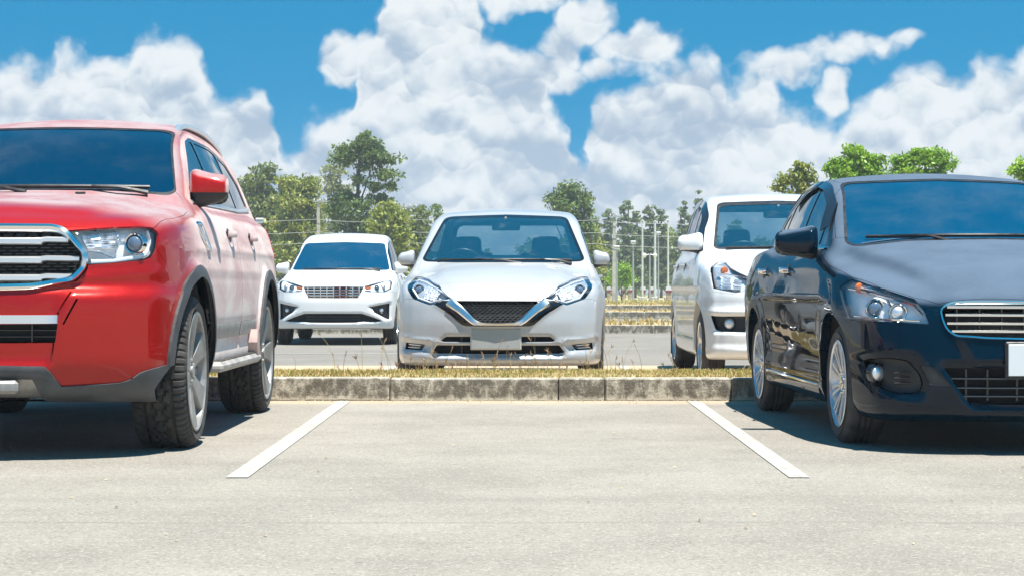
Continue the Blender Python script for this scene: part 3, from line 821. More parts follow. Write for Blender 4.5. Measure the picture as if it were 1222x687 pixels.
def line(x0, y0, x1, y1, w=.095):
    d = np.array((x1 - x0, y1 - y0)); d = d / np.linalg.norm(d); n = np.array((-d[1], d[0])) * w / 2; rr = random.Random(int(x0 * 97 + y0 * 31)); q = MB(); L, Rr = [], []
    for k in range(25):
        p = np.array((x0, y0)) + (np.array((x1, y1)) - np.array((x0, y0))) * k / 24
        a, b = p + n * (1 + rr.uniform(-.015, .015)), p - n * (1 + rr.uniform(-.015, .015)); L.append((*a, .004)); Rr.append((*b, .004))
    q.grid([L, Rr], smooth=False)
    return struct(q.build('painted_line', M_LINE))
line(-1.160, 8.30, -1.188, 13.93); line(1.213, 8.30, 1.283, 13.93, .088)
for k in (-6.2, -3.7, 3.75, 6.25): line(k, 8.30, k, 13.93)
for k in (-6.2, -3.74, -1.22, 1.13, 3.66, 6.2): line(k, 15.3, k, 20.3)
line(-9, 24.0, -1.25, 24.0, .10)
for k in np.arange(-8.7, -.9, 2.5): line(k, 24.0, k, 29.0) if k < -4 or k > -1 else None

def island(y0, y1, x0, x1, joints, h=.163, w=.15, rows=2, seed=1, mound=.03):
    """kerbed strip of dry grass: kerb stones one by one, soil between them"""
    rr = random.Random(seed)
    soil = MB(); n = max(2, int((x1 - x0) / .5))
    soil.grid([[(x0 + (x1 - x0) * i / n, y0 + w + (y1 - y0 - w * rows) * j / 4, h - .02 + mound * sin(pi * j / 4) + rr.uniform(-.006, .006)) for j in range(5)] for i in range(n + 1)], flip=True)
    # keep sheet below the kerb tops at its edges
    root = struct(soil.build('parking_island', M_SOIL)); base = {}
    for r in range(rows):
        ya, yb = (y0, y0 + w) if r == 0 else (y1 - w, y1)
        js = [x0] + [j for j in joints if x0 < j < x1] + [x1]
        for a, b in zip(js[:-1], js[1:]):
            key = round(b - a, 2)
            if key not in base:
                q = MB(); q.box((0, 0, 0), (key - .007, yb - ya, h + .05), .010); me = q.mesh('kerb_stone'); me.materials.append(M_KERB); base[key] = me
            o = bpy.data.objects.new('kerb_stone', base[key]); C.objects.link(o); o.parent = root
            o.location = ((a + b) / 2, (ya + yb) / 2 + rr.uniform(-.004, .004), (h - .05) / 2 + rr.uniform(-.004, .003)); o.rotation_euler = (0, 0, rr.uniform(-.003, .003))
    return root
J0 = [-8.2, -7.2, -6.2, -5.2, -4.27, -3.17, -2.07, -.87, .33, .66, 1.56, 2.56, 3.56, 4.56, 5.56, 6.56, 7.56, 8.5]
island(14.0, 15.2, -9, 9, J0, seed=3)
for yy, hx, sd_ in ((34.5, 14, 5), (51.5, 18, 6), (71.0, 24, 7)):
    island(yy, yy + 1.25, -hx, hx, list(np.arange(-hx + 1.5, hx, 1.5)), h=.155 if yy < 40 else .18, seed=sd_, rows=1, mound=.06)

# grass of the islands: blades nobody could count
def blades(name, n, x0, x1, y0, y1, z, h0, h1, w, m, seed, lean=.6, bend=True):
    rr = np.random.default_rng(seed)
    x = rr.uniform(x0, x1, n); y = rr.uniform(y0, y1, n); 
    clump = .5 + .5 * np.sin(x * 3.1 + 1.3 * np.sin(y * 5) + seed) * np.sin(x * 7.7 + seed * 2)
    keep = rr.random(n) < .35 + .65 * clump; x, y = x[keep], y[keep]; n = len(x)
    h = rr.uniform(h0, h1, n); a = rr.uniform(0, 2 * pi, n); l = rr.uniform(0, lean, n) * h; b = a + rr.uniform(-.6, .6, n) + pi / 2
    zz = np.full(n, z) if not callable(z) else z(x, y)
    base = np.stack([x, y, zz], 1); side = np.stack([np.cos(b), np.sin(b), 0 * b], 1) * w / 2; mid = base + np.stack([np.cos(a) * l * .3, np.sin(a) * l * .3, h * .6], 1); tip = base + np.stack([np.cos(a) * l, np.sin(a) * l, h * (1 - .25 * (l / h)**2)], 1)
    V = np.stack([base - side, base + side, mid + side * .7, mid - side * .7, tip], 1).reshape(-1, 3)
    k = np.arange(n)[:, None] * 5
    F = (k + np.array([0, 1, 2, 3])).tolist() + (k + np.array([3, 2, 4])).tolist()
    me = bpy.data.meshes.new(name); me.from_pydata(V.tolist(), [], F); me.update()
    o = mesh_obj(name, me, m); o['kind'] = 'stuff'; return o
zi = lambda x, y: .145 + .03 * np.sin(pi * np.clip((y - 14.15) / .9, 0, 1))
blades('dry_grass', 26000, -3.6, 3.6, 14.14, 15.08, zi, .010, .042, .007, LEAF['dry'], 1, 1.2)
blades('green_grass', 6500, -3.6, 3.6, 14.14, 15.08, zi, .010, .042, .007, LEAF['green'], 5, 1.0)
blades('dry_grass', 7000, -9, -3.6, 14.15, 15.05, zi, .02, .07, .012, LEAF['dry'], 2, 1.0); blades('dry_grass', 7000, 3.6, 9, 14.15, 15.05, zi, .02, .07, .012, LEAF['dry'], 3, 1.0)
for yy, n in ((34.65, 5000), (51.65, 4000), (71.2, 4000)): blades('dry_grass', n, -10, 10, yy, yy + 1.05, .15, .05, .16, .03, LEAF['dry'], int(yy), .8)
blades('dry_grass', 16000, -16, 24, 72.5, 100, 0, .10, .32, .06, LEAF['dry'], 11, .8); blades('green_grass', 6000, -16, 24, 73, 110, 0, .10, .25, .06, LEAF['green'], 12, .8)
# seed-headed stalks standing out of the strip
def stalks():
    rr = random.Random(21); m = MB(); heads = MB(); spots = []
    for k in range(105):
        x = rr.choice([rr.uniform(-1.35, 1.0), rr.uniform(-1.35, 1.0), rr.uniform(-.95, .75), rr.uniform(-3.2, 3.0)]); y = rr.uniform(14.25, 15.0); h = rr.choice([rr.uniform(.05, .14), rr.uniform(.08, .2), rr.uniform(.12, .36)])
        if 1.35 < x < 1.9: h = min(h, .12)
        a = rr.uniform(0, 2 * pi); l = rr.uniform(.1, .55) * h; z0 = .15
        P = [(x + cos(a) * l * t * t, y + sin(a) * l * t * t * .6, z0 + h * (t - .12 * t * t * t)) for t in (0, .35, .7, 1)]
        m.tube(P, [.0022, .0019, .0016, .0012], 3, cap=False)
        d = np.array(P[3]) - np.array(P[2]); d /= np.linalg.norm(d)
        for s in range(rr.randint(2, 6)):
            e = d + np.array([rr.uniform(-.8, .8), rr.uniform(-.5, .5), rr.uniform(-.2, .5)]); e /= np.linalg.norm(e); q = np.array(P[3]) - d * rr.uniform(0, .02); L = rr.uniform(.018, .05)
            heads.tube([q, q + e * L * .5, q + e * L + np.array((0, 0, -.004))], [.0012, .0030, .0008], 3, cap=False)
    a = m.build('grass_stalks', LEAF['dry'], sharp=0); a['kind'] = 'stuff'; b = heads.build('seed_heads', LEAF['seed'], sharp=0); b['kind'] = 'stuff'
stalks()
# small litter of leaves and gravel in the gutter and on the asphalt
def litter():
    rr = random.Random(9); m = MB()
    for k in range(420):
        x = rr.uniform(-4, 4); y = 13.99 - abs(rr.gauss(0, .10)) if k < 300 else rr.uniform(6, 13.9); s = rr.uniform(.004, .012); a = rr.uniform(0, pi)
        c = np.array((x, y, .004)); u = np.array((cos(a), sin(a), 0)) * s; v = np.array((-sin(a), cos(a), 0)) * s * rr.uniform(.4, .9); t = np.array((0, 0, s * rr.uniform(.4, .9)))
        m.add([c - u, c + v, c + u, c - v, c + t], [(0, 1, 4), (1, 2, 4), (2, 3, 4), (3, 0, 4)])
    o = m.build('gutter_gravel', mat('gravel', (.3, .24, .16), .9, fn=noisy((.34, .27, .18), .5, 9))); o['kind'] = 'stuff'
litter()
# ------------------------------------------------------------------ car bodies as smooth skins (x across, y from the nose back, z up)
class Spec: pass
def body_fn(sp):
    def f(x, y, z):
        ax = np.sqrt(np.asarray(x, float)**2 + 1e-8)
        nose = sp.yn(z) + sp.sw(ax) * sp.swz(z) - y
        if sp.front is not None: nose = nose + sp.front(ax, z)
        w = sp.W(z) - sp.tf(y)
        if sp.side is not None: w = w + sp.side(y, z)
        side = ax - w
        h = sp.H(y) - sp.cr(y) * ax * ax
        if sp.top is not None: h = h + sp.top(ax, y)
        low = smax(smax(nose, side, sp.kc), z - h, sp.kt)
        low = smax(low, y - (sp.yr(z) - .10 * ax**2 - .22 * ax**6), .10)
        low = smax(low, sp.zb(y) - z, .05)
        wind = (sp.yw(z) + sp.cw * ax * ax - y) * sp.sinw
        gs = ax - (sp.Wg(z) - sp.tg(y))
        roof = z - (sp.roof(y) - sp.rc * ax * ax)
        rw = (y - (sp.yrw(z) - .22 * ax * ax)) * sp.sinr
        g = smax(smax(wind, gs, sp.kA), roof, sp.kR); g = smax(g, rw, .07)
        g = smax(g, sp.zg - z, .03)
        return smin(low, g, sp.kb)
    return f
def flare(axles, ra, za, amt, w0=.035, w1=.10):
    def fn(y, z):
        o = 0
        for a in axles:
            r = np.sqrt((y - a)**2 + (z - za)**2)
            o = o + amt * (1 - sstep(r, ra + w0, ra + w1))
        return o
    return fn

def spec_red():
    s = Spec(); s.L = 4.89; s.ax = (.90, 3.75); s.tr = .388; s.tw = .265; s.track = .795; s.ra = .455; s.za = .40
    s.yn = cv((.22,.20),(.28,.11),(.34,.05),(.42,.015),(.55,.0),(.72,-.004),(.765,.004),(.805,.046),(.85,.060),(.95,.064),(1.03,.075),(1.08,.105),(1.13,.16),(1.2,.28))
    s.sw = cv((0,0),(.3,.012),(.5,.05),(.65,.115),(.75,.19),(.85,.33),(.93,.62)); s.swz = cv((.2,1),(1.3,1))
    s.W = cv((.2,.82),(.32,.865),(.45,.90),(.6,.915),(.8,.918),(.95,.905),(1.08,.885),(1.2,.845),(1.3,.80))
    s.tf = cv((-.2,.05),(0,.03),(.5,.0),(4.2,0),(4.6,.03),(4.9,.07))
    s.H = cv((-.1,1.0),(.05,1.09),(.15,1.125),(.4,1.18),(.8,1.235),(1.15,1.27),(1.5,1.27),(2,1.25),(4.3,1.26),(4.8,1.24))
    s.cr = cv((0,.07),(1.2,.10),(1.7,.03),(4.8,.02))
    s.yr = cv((.3,4.70),(.5,4.86),(.8,4.89),(1.25,4.86)); s.zb = cv((0,.30),(.5,.26),(1.3,.33),(3.5,.34),(4.8,.42))
    s.yw = cv((1.1,1.02),(1.28,1.25),(1.45,1.52),(1.68,1.96),(1.8,2.3)); s.cw = .26; s.sinw = .52
    s.Wg = cv((1.1,.845),(1.25,.80),(1.4,.745),(1.55,.685),(1.68,.625),(1.8,.56)); s.tg = cv((1,.0),(3,.0),(4.6,.06))
    s.roof = cv((1.7,1.62),(2.0,1.70),(2.4,1.775),(2.9,1.80),(3.5,1.79),(4.2,1.73),(4.7,1.64)); s.rc = .13
    s.yrw = cv((1.2,4.80),(1.5,4.64),(1.75,4.45)); s.sinr = .9; s.zg = .9
    s.kc, s.kt, s.kA, s.kR, s.kb = .10, .075, .07, .06, .05
    fl = flare(s.ax, s.ra, s.za, .022)
    s.side = Field2(-.3, 5.2, .1, 1.4, .012).fn(fl); s.front = None; s.top = None
    return s
def spec_black():
    s = Spec(); s.L = 4.49; s.ax = (.89, 3.54); s.tr = .312; s.tw = .195; s.track = .747; s.ra = .355; s.za = .32
    s.yn = cv((.12,.18),(.17,.08),(.22,.03),(.30,.005),(.4,.0),(.5,.01),(.6,.03),(.68,.06),(.74,.11),(.80,.22))
    s.sw = cv((0,0),(.3,.016),(.5,.06),(.62,.115),(.72,.20),(.80,.325),(.87,.60)); s.swz = cv((.1,1),(1.1,1))
    s.W = cv((.1,.76),(.2,.81),(.3,.842),(.45,.858),(.6,.866),(.72,.868),(.82,.862),(.9,.845),(1.0,.805),(1.1,.76))
    s.tf = cv((-.2,.05),(0,.03),(.5,.0),(3.7,0),(4.2,.03),(4.5,.07))
    s.H = cv((-.1,.66),(.06,.735),(.15,.775),(.4,.848),(.7,.927),(1.0,.987),(1.35,1.042),(1.7,1.045),(2.4,1.01),(3.2,1.03),(3.8,1.07),(4.4,1.05))
    s.cr = cv((0,.05),(.6,.10),(1.3,.13),(1.8,.04),(4.5,.03))
    s.yr = cv((.2,4.36),(.4,4.48),(.7,4.49),(1.05,4.42)); s.zb = cv((0,.155),(.6,.15),(1.3,.17),(3.2,.18),(4.4,.26))
    s.yw = cv((.9,1.07),(1.05,1.36),(1.2,1.66),(1.42,2.12),(1.52,2.4)); s.cw = .27; s.sinw = .45
    s.Wg = cv((.9,.83),(1.0,.785),(1.1,.75),(1.25,.695),(1.4,.625),(1.5,.56)); s.tg = cv((1,.0),(2.6,.0),(3.6,.05),(4.2,.09))
    s.roof = cv((1.8,1.36),(2.1,1.43),(2.4,1.478),(2.8,1.497),(3.1,1.49),(3.5,1.445),(3.9,1.36)); s.rc = .12
    s.yrw = cv((1.0,4.30),(1.1,4.12),(1.25,3.88),(1.45,3.55)); s.sinr = .5; s.zg = .75
    s.kc, s.kt, s.kA, s.kR, s.kb = .09, .06, .07, .06, .045
    fl = flare(s.ax, s.ra, s.za, .012, .02, .19)
    s.side = Field2(-.3, 4.8, .0, 1.2, .012).fn(fl); s.front = None; s.top = None
    return s
def spec_silver():
    s = Spec(); s.L = 4.10; s.ax = (.80, 3.40); s.tr = .305; s.tw = .185; s.track = .74; s.ra = .345; s.za = .31
    s.yn = cv((.14,.16),(.2,.05),(.27,.015),(.36,.0),(.5,.0),(.6,.015),(.70,.045),(.78,.10),(.84,.18))
    s.sw = cv((0,0),(.3,.02),(.5,.07),(.62,.13),(.72,.22),(.80,.36),(.85,.6)); s.swz = cv((.1,1),(1.1,1))
    s.W = cv((.14,.77),(.22,.81),(.32,.836),(.5,.846),(.65,.845),(.78,.832),(.9,.80),(1.0,.765),(1.1,.73))
    s.tf = cv((-.2,.04),(0,.02),(.5,.0),(3.4,0),(3.9,.03),(4.1,.07))
    s.H = cv((-.1,.62),(.06,.735),(.15,.78),(.3,.84),(.6,.92),(.9,.975),(1.12,1.015),(1.5,1.02),(2.2,.98),(3.2,1.02),(4.0,1.0))
    s.cr = cv((0,.06),(.6,.13),(1.1,.16),(1.6,.05),(4.5,.03))
    s.yr = cv((.2,3.98),(.4,4.08),(.8,4.10),(1.05,4.06)); s.zb = cv((0,.185),(.6,.18),(1.3,.18),(3.2,.2),(4.0,.28))
    s.yw = cv((.9,.90),(1.02,1.10),(1.2,1.43),(1.41,1.86),(1.52,2.15)); s.cw = .30; s.sinw = .5
    s.Wg = cv((.9,.80),(1.0,.765),(1.1,.735),(1.25,.69),(1.41,.63),(1.52,.57)); s.tg = cv((1,.0),(2.4,.0),(3.9,.06))
    s.roof = cv((1.6,1.34),(1.85,1.425),(2.1,1.475),(2.6,1.52),(3.1,1.515),(3.6,1.46),(4.0,1.39)); s.rc = .10
    s.yrw = cv((1.0,4.02),(1.2,3.92),(1.48,3.66)); s.sinr = .8; s.zg = .75
    s.kc, s.kt, s.kA, s.kR, s.kb = .09, .06, .07, .05, .045
    s.side = Field2(-.3, 4.4, .0, 1.2, .012).fn(flare(s.ax, s.ra, s.za, .012)); s.front = None; s.top = None
    return s
def spec_white():
    s = Spec(); s.L = 4.395; s.ax = (.80, 3.54); s.tr = .312; s.tw = .185; s.track = .76; s.ra = .36; s.za = .32
    s.yn = cv((.16,.18),(.23,.06),(.30,.02),(.42,.0),(.58,.0),(.70,.02),(.80,.05),(.87,.11),(.93,.2))
    s.sw = cv((0,0),(.3,.015),(.5,.055),(.64,.12),(.74,.21),(.82,.35),(.87,.6)); s.swz = cv((.1,1),(1.1,1))
    s.W = cv((.14,.79),(.25,.825),(.4,.855),(.6,.866),(.75,.862),(.88,.842),(1.0,.805),(1.1,.77))
    s.tf = cv((-.2,.04),(0,.02),(.5,.0),(3.6,0),(4.1,.03),(4.4,.07))
    s.H = cv((-.1,.70),(.07,.825),(.16,.87),(.35,.935),(.65,.99),(.95,1.035),(1.15,1.06),(1.5,1.07),(2.2,1.03),(3.2,1.06),(4.3,1.04))
    s.cr = cv((0,.06),(.6,.12),(1.1,.14),(1.6,.05),(4.5,.03))
    s.yr = cv((.2,4.28),(.4,4.38),(.8,4.395),(1.05,4.34)); s.zb = cv((0,.235),(.6,.22),(1.3,.2),(3.2,.22),(4.2,.3))
    s.yw = cv((.9,.86),(1.06,1.14),(1.25,1.49),(1.47,1.92),(1.62,2.3)); s.cw = .28; s.sinw = .5
    s.Wg = cv((.9,.82),(1.05,.765),(1.2,.725),(1.4,.665),(1.55,.61),(1.65,.56)); s.tg = cv((1,.0),(3,.0),(4.3,.05))
    s.roof = cv((1.6,1.38),(1.9,1.49),(2.3,1.59),(2.7,1.635),(3.3,1.64),(4.0,1.59),(4.3,1.53)); s.rc = .10
    s.yrw = cv((1.0,4.32),(1.3,4.22),(1.6,4.05)); s.sinr = .9; s.zg = .75
    s.kc, s.kt, s.kA, s.kR, s.kb = .09, .06, .07, .06, .045
    s.side = Field2(-.3, 4.7, .0, 1.2, .012).fn(flare(s.ax, s.ra, s.za, .014)); s.front = None; s.top = None
    return s
def spec_van():
    s = Spec(); s.L = 4.14; s.ax = (.75, 3.405); s.tr = .312; s.tw = .185; s.track = .725; s.ra = .36; s.za = .32
    s.yn = cv((.16,.12),(.22,.04),(.32,.0),(.50,.0),(.60,.01),(.70,.03),(.80,.07),(.88,.13),(.95,.22))
    s.sw = cv((0,0),(.3,.015),(.5,.055),(.62,.11),(.70,.175),(.78,.29),(.83,.5)); s.swz = cv((.1,1),(1.1,1))
    s.W = cv((.14,.77),(.22,.80),(.4,.822),(.6,.83),(.8,.826),(.95,.81),(1.05,.79),(1.15,.765))
    s.tf = cv((-.2,.04),(0,.02),(.5,.0),(3.4,0),(3.9,.03),(4.2,.06))
    s.H = cv((-.1,.78),(.1,.90),(.25,.965),(.5,1.035),(.8,1.09),(1.05,1.13),(1.4,1.14),(2.2,1.09),(3.2,1.11),(4.0,1.1))
    s.cr = cv((0,.05),(.6,.13),(1.0,.17),(1.5,.05),(4.2,.03))
    s.yr = cv((.2,4.04),(.4,4.12),(.8,4.14),(1.1,4.09)); s.zb = cv((0,.21),(.6,.2),(1.3,.2),(3.2,.22),(4.0,.3))
    s.yw = cv((1.0,.88),(1.13,1.05),(1.35,1.42),(1.57,1.83),(1.70,2.15)); s.cw = .30; s.sinw = .52
    s.Wg = cv((1.0,.80),(1.12,.765),(1.3,.72),(1.5,.66),(1.62,.615),(1.72,.57)); s.tg = cv((1,.0),(3,.0),(4.0,.05))
    s.roof = cv((1.5,1.47),(1.8,1.59),(2.1,1.655),(2.5,1.69),(3.2,1.685),(3.8,1.63),(4.1,1.57)); s.rc = .10
    s.yrw = cv((1.1,4.06),(1.4,3.98),(1.65,3.85)); s.sinr = .95; s.zg = .8
    s.kc, s.kt, s.kA, s.kR, s.kb = .08, .05, .065, .055, .045
    s.side = Field2(-.3, 4.5, .0, 1.3, .012).fn(flare(s.ax, s.ra, s.za, .012)); s.front = None; s.top = None
    return s
PLACE = dict(red=(-2.52, 9.05, 0), black=(2.567, 9.38, radians(1.73)), silver=(-.112, 15.5, -radians(1.7)), white=(-2.50, 27.5, 0), van=(2.43, 16.15, 0))
# ------------------------------------------------------------------ car building
SIDE = (-1, 0); FRONT = (0, 1); BACK = (0, -1); CORNER = (-.42, .91)
def sub_surf_y(f, x, z, y0=-.25, y1=1.6, n=240):
    """y of the skin seen from the front at (x, z)"""
    x = np.atleast_1d(np.asarray(x, float)); z = np.broadcast_to(np.asarray(z, float), x.shape)
    ys = np.linspace(y0, y1, n); v = f(x[:, None] + 0 * ys, ys[None] + 0 * x[:, None], z[:, None] + 0 * ys)
    i = np.maximum(1, np.argmax(v < 0, 1)); k = np.arange(len(x)); a, b = v[k, i - 1], v[k, i]
    return ys[i - 1] + (ys[i] - ys[i - 1]) * a / (a - b + 1e-12)
def surf_x(f, y, z, x1=1.15, n=160):
    y = np.atleast_1d(np.asarray(y, float)); z = np.broadcast_to(np.asarray(z, float), y.shape)
    xs = np.linspace(x1, .2, n); v = f(xs[None] + 0 * y[:, None], y[:, None] + 0 * xs, z[:, None] + 0 * xs)
    i = np.maximum(1, np.argmax(v < 0, 1)); k = np.arange(len(y)); a, b = v[k, i - 1], v[k, i]
    return xs[i - 1] + (xs[i] - xs[i - 1]) * a / (a - b + 1e-12)
def uv(pts3, dv): return [tuple(p) for p in Shell.proj(np.array(pts3, float), dv)]
def dens(pts, step=.03, closed=False):
    out = []; N = len(pts)
    for i in range(N if closed else N - 1):
        a, b = np.array(pts[i], float), np.array(pts[(i + 1) % N], float); n = max(1, int(np.linalg.norm(b - a) / step))
        out += [a + (b - a) * k / n for k in range(n)]
    if not closed: out.append(np.array(pts[-1], float))
    return out
def circle(cx, cy, r, n=36, a0=0, a1=2 * pi):
    full = abs(a1 - a0 - 2 * pi) < 1e-6
    return [(cx + r * cos(a0 + (a1 - a0) * k / (n if full else n - 1)), cy + r * sin(a0 + (a1 - a0) * k / (n if full else n - 1))) for k in range(n)]
def RX(a): return np.array([[1, 0, 0], [0, cos(a), -sin(a)], [0, sin(a), cos(a)]])
def RZ(a): return np.array([[cos(a), -sin(a), 0], [sin(a), cos(a), 0], [0, 0, 1]])
ROUND = [(-.5, -.30), (-.30, -.5), (.30, -.5), (.5, -.30), (.5, .30), (.30, .5), (-.30, .5), (-.5, .30)]

class Car:
    def __init__(s, key, label, sp, h, paintm, name='parked_car', cat='car', group='parked cars'):
        s.key, s.sp, s.f, s.pm = key, sp, body_fn(sp), paintm
        X, Y, a = PLACE[key]
        s.root = thing(name, label, cat, (X, Y, 0), a, group)
        P, Q = surface_nets(s.f, (-2 * h, -.14, .08), (1.06, sp.L + .12, 1.96), h)
        sh = Shell(s.f, P, [list(q) for q in Q])
        s.sh = sh.cut([(0, -1), (3, -1), (3, 3), (0, 3)], FRONT, -2)
        s.sh.hist = []
        s.sh.V[np.abs(s.sh.V[:, 0]) < 1e-9, 0] = 0
    def cut(s, poly, dv, facing=.1, cond=None, hole=.02, src=None):
        src = src or s.sh
        p = src.cut(poly, dv, facing, cond)
        if hole and p.F: src.hole(p, hole)
        return p
    def put(s, piece, name, m, center=False, parent=None, **kw):
        """both sides: one object across the middle, or a left and a right one (the right-hand parent may be a pair)"""
        par = parent if isinstance(parent, (list, tuple)) else [parent or s.root] * 2
        if not piece.F: return []
        if center: return [mesh_obj(name, piece.mesh(name, both=True, **kw), m, par[0])]
        return [mesh_obj(name, piece.mesh(name, **kw), m, par[0]), mesh_obj(name, piece.mesh(name, mirror=True, **kw), m, par[1])]
    def pair(s, name, mb, m, parent=None, sharp=40):
        """a shape modelled on the +x side and its mirror image"""
        par = parent if isinstance(parent, (list, tuple)) else [parent or s.root] * 2
        o = mb.build(name, m, par[0], sharp=sharp); out = o if isinstance(o, list) else [o]
        q = MB(); q.v = [(-x, y, z) for x, y, z in mb.v]; q.f = [f[::-1] for f in mb.f]; q.sm = mb.sm; q.mi = mb.mi
        o = q.build(name, m, par[1], sharp=sharp); return out + (o if isinstance(o, list) else [o])
    def line_front(s, pts, w, d, t, sym=True, sec=ROUND):
        """a bar that follows the nose through (x, z) points: w high, d proud, t thick"""
        p = dens([(a, b) for a, b in pts], .03)
        if sym: p = [np.array([-q[0], q[1]]) for q in p[:0:-1]] + p if abs(p[0][0]) < 1e-6 else p
        x = np.array([q[0] for q in p]); z = np.array([q[1] for q in p]); y = sub_surf_y(s.f, x, z)
        P = np.stack([x, y, z], 1); N = unit(grad(s.f, P)); N[:, 2] = 0; N = unit(N)
        return P + N * (d - t / 2), N, [(a * w, b * t) for a, b in sec]
    def bar(s, mb, pts, w, d, t, sym=True, sec=ROUND):
        P, N, S = s.line_front(pts, w, d, t, sym, sec)
        return mb.sweep(P, [np.array([0, 0, 1.])] * len(P), N, S)
    def band(s, mb, pts, w, d, t, closed=True, view='front', sec=ROUND, step=.03, dv=None):
        """frame along an outline on the skin; view 'front': (x, z) points, 'side': (y, z) points"""
        p = np.array(dens(pts, step, closed))
        if view == 'front': P = np.stack([p[:, 0], sub_surf_y(s.f, p[:, 0], p[:, 1]), p[:, 1]], 1)
        else: P = np.stack([surf_x(s.f, p[:, 0], p[:, 1]), p[:, 0], p[:, 1]], 1)
        N = unit(grad(s.f, P))
        T = (np.roll(P, -1, 0) - np.roll(P, 1, 0)) if closed else np.gradient(P, axis=0)
        U = unit(np.cross(N, T))
        S = [(a * w, b * t) for a, b in sec]
        return mb.sweep(P + N * (d - t / 2), U, N, S, closed=closed)
    def arches(s, trim=None, trim_w=.05, trim_mat=None, lift=.008, fz=.18):
        sp = s.sp; f0 = s.sh.f
        for a in sp.ax:
            if trim:
                A = s.cut(circle(a, sp.za, sp.ra + trim_w, 44), SIDE, .15, lambda c, a=a: (c[:, 0] > .5) & (c[:, 2] > np.where((c[:, 1] < a) & (a < 2), fz, .18)), hole=0)
                A.cut(circle(a, sp.za, sp.ra, 44), SIDE, -2)
                s.put(A, 'wheel_arch_trim', trim_mat or MT['grey'], inset=-lift, wall=.03)
            s.cut(circle(a, sp.za, sp.ra, 44), SIDE, -2, lambda c: c[:, 0] > .45, hole=.05)
            w = MB(); xs = [.48, float(surf_x(s.f, a, sp.za + sp.ra + .02)[0]) - .05]
            P = [[(x, a + (sp.ra + .012) * cos(t), sp.za + (sp.ra + .012) * sin(t)) for t in np.linspace(-.12, pi + .08, 26)] for x in xs]
            w.grid(P, flip=True); w.add([(xs[0], a + sp.ra * 1.05 * cos(t), sp.za + sp.ra * 1.05 * sin(t)) for t in np.linspace(-.12, pi + .08, 16)], [tuple(range(16))])
            s.pair('wheel_arch_liner', w, MT['under'])
    def wheel(s, a, side, style, tyre_mat, tread='plain', steer=0.0):
        sp = s.sp; key = (s.key, style, tread)
        if not hasattr(s, 'wm'): s.wm = {}
        if key not in s.wm: s.wm[key] = wheel_meshes(sp.tr, sp.tw, style, tread)
        e = empty('wheel', s.root, (side * sp.track, a, sp.tr - .006), (.4 + a * 1.7, 0, 0))
        e.rotation_mode = 'ZYX' if False else 'XYZ'
        e.rotation_euler = (.35 + a * 1.3, 0, (0 if side > 0 else pi) + steer)
        for nm, me, m in zip(('tyre', 'rim', 'hub_cap', 'brake_disc'), s.wm[key], (tyre_mat, RIMS[style], MT['chrome'] if style != 'six' else MT['rim_grey'], MT['rim_dark'])):
            mesh_obj(nm, me, m, e)
        return e
    def interior(s, seat_y, belt, roof, w=.5):
        sp = s.sp
        def rb(c, hs, r, tilt=0):
            def fn(x, y, z):
                q = [x - c[0], y - c[1], z - c[2]]
                yy = q[1] * cos(tilt) + q[2] * sin(tilt) ; zz = -q[1] * sin(tilt) + q[2] * cos(tilt)
                d = [np.abs(q[0]) - hs[0] + r, np.abs(yy) - hs[1] + r, np.abs(zz) - hs[2] + r]
                return np.sqrt(sum(np.maximum(k, 0)**2 for k in d)) + np.minimum(np.maximum(np.maximum(d[0], d[1]), d[2]), 0) - r
            return fn
        for sx in (-.35, .35):
            b = rb((sx, seat_y, belt - .24), (.245, .075, .34), .07, -.22); h = rb((sx, seat_y + .08, belt + .155), (.125, .05, .085), .05, -.15)
            q = rb((sx, seat_y - .22, belt - .46), (.25, .27, .08), .06)
            fn = lambda x, y, z, b=b, q=q, h=h: smin(smin(b(x, y, z), q(x, y, z), .04), h(x, y, z), .05)
            implicit_mesh('seat', fn, (sx - .32, seat_y - .6, belt - .62), (sx + .32, seat_y + .35, belt + .42), .03, MT['seat'], s.root)
        fn = rb((0, seat_y + .95, belt - .17), (w + .05, .08, .26), .06, -.25)
        implicit_mesh('rear_seat', fn, (-w - .2, seat_y + .7, belt - .5), (w + .2, seat_y + 1.25, belt + .2), .035, MT['seat'], s.root)
        dy = seat_y - .70
        fn = rb((0, dy, belt - .16), (w + .12, .22, .09), .07, -.06)
        implicit_mesh('dashboard', fn, (-w - .3, dy - .4, belt - .35), (w + .3, dy + .4, belt + .05), .03, MT['dash'], s.root)
        m = MB(); c = np.array((-.36, seat_y - .48, belt - .06)); rr = .185
        m.tube([c + np.array((rr * cos(t), -rr * sin(t) * .42, rr * sin(t) * .9)) for t in np.linspace(0, 2 * pi, 33)], .016, 8, cap=False)
        m.tube([c, c + np.array((0, -.25, -.12))], .03, 8); m.tube([c + np.array((-rr, 0, 0)), c + np.array((rr, 0, 0))], .018, 6); m.tube([c, c + np.array((0, rr * .42, -rr * .9))], .018, 6)
        m.build('steering_wheel', MT['trim'], s.root)
        yw = float(sp.yw(roof)); m = MB(); m.box((0, yw + .16, roof - .055), (.25, .025, .075), .012); m.tube([(0, yw + .06, roof + .02), (0, yw + .15, roof - .04)], .012, 6)
        m.build('rear_view_mirror', MT['trim'], s.root)
        m = MB(); m.box((0, (dy + seat_y + 1.3) / 2, .42), (2 * w + .3, seat_y + 1.3 - dy + .3, .04)); m.build('cabin_floor', MT['under'], s.root)
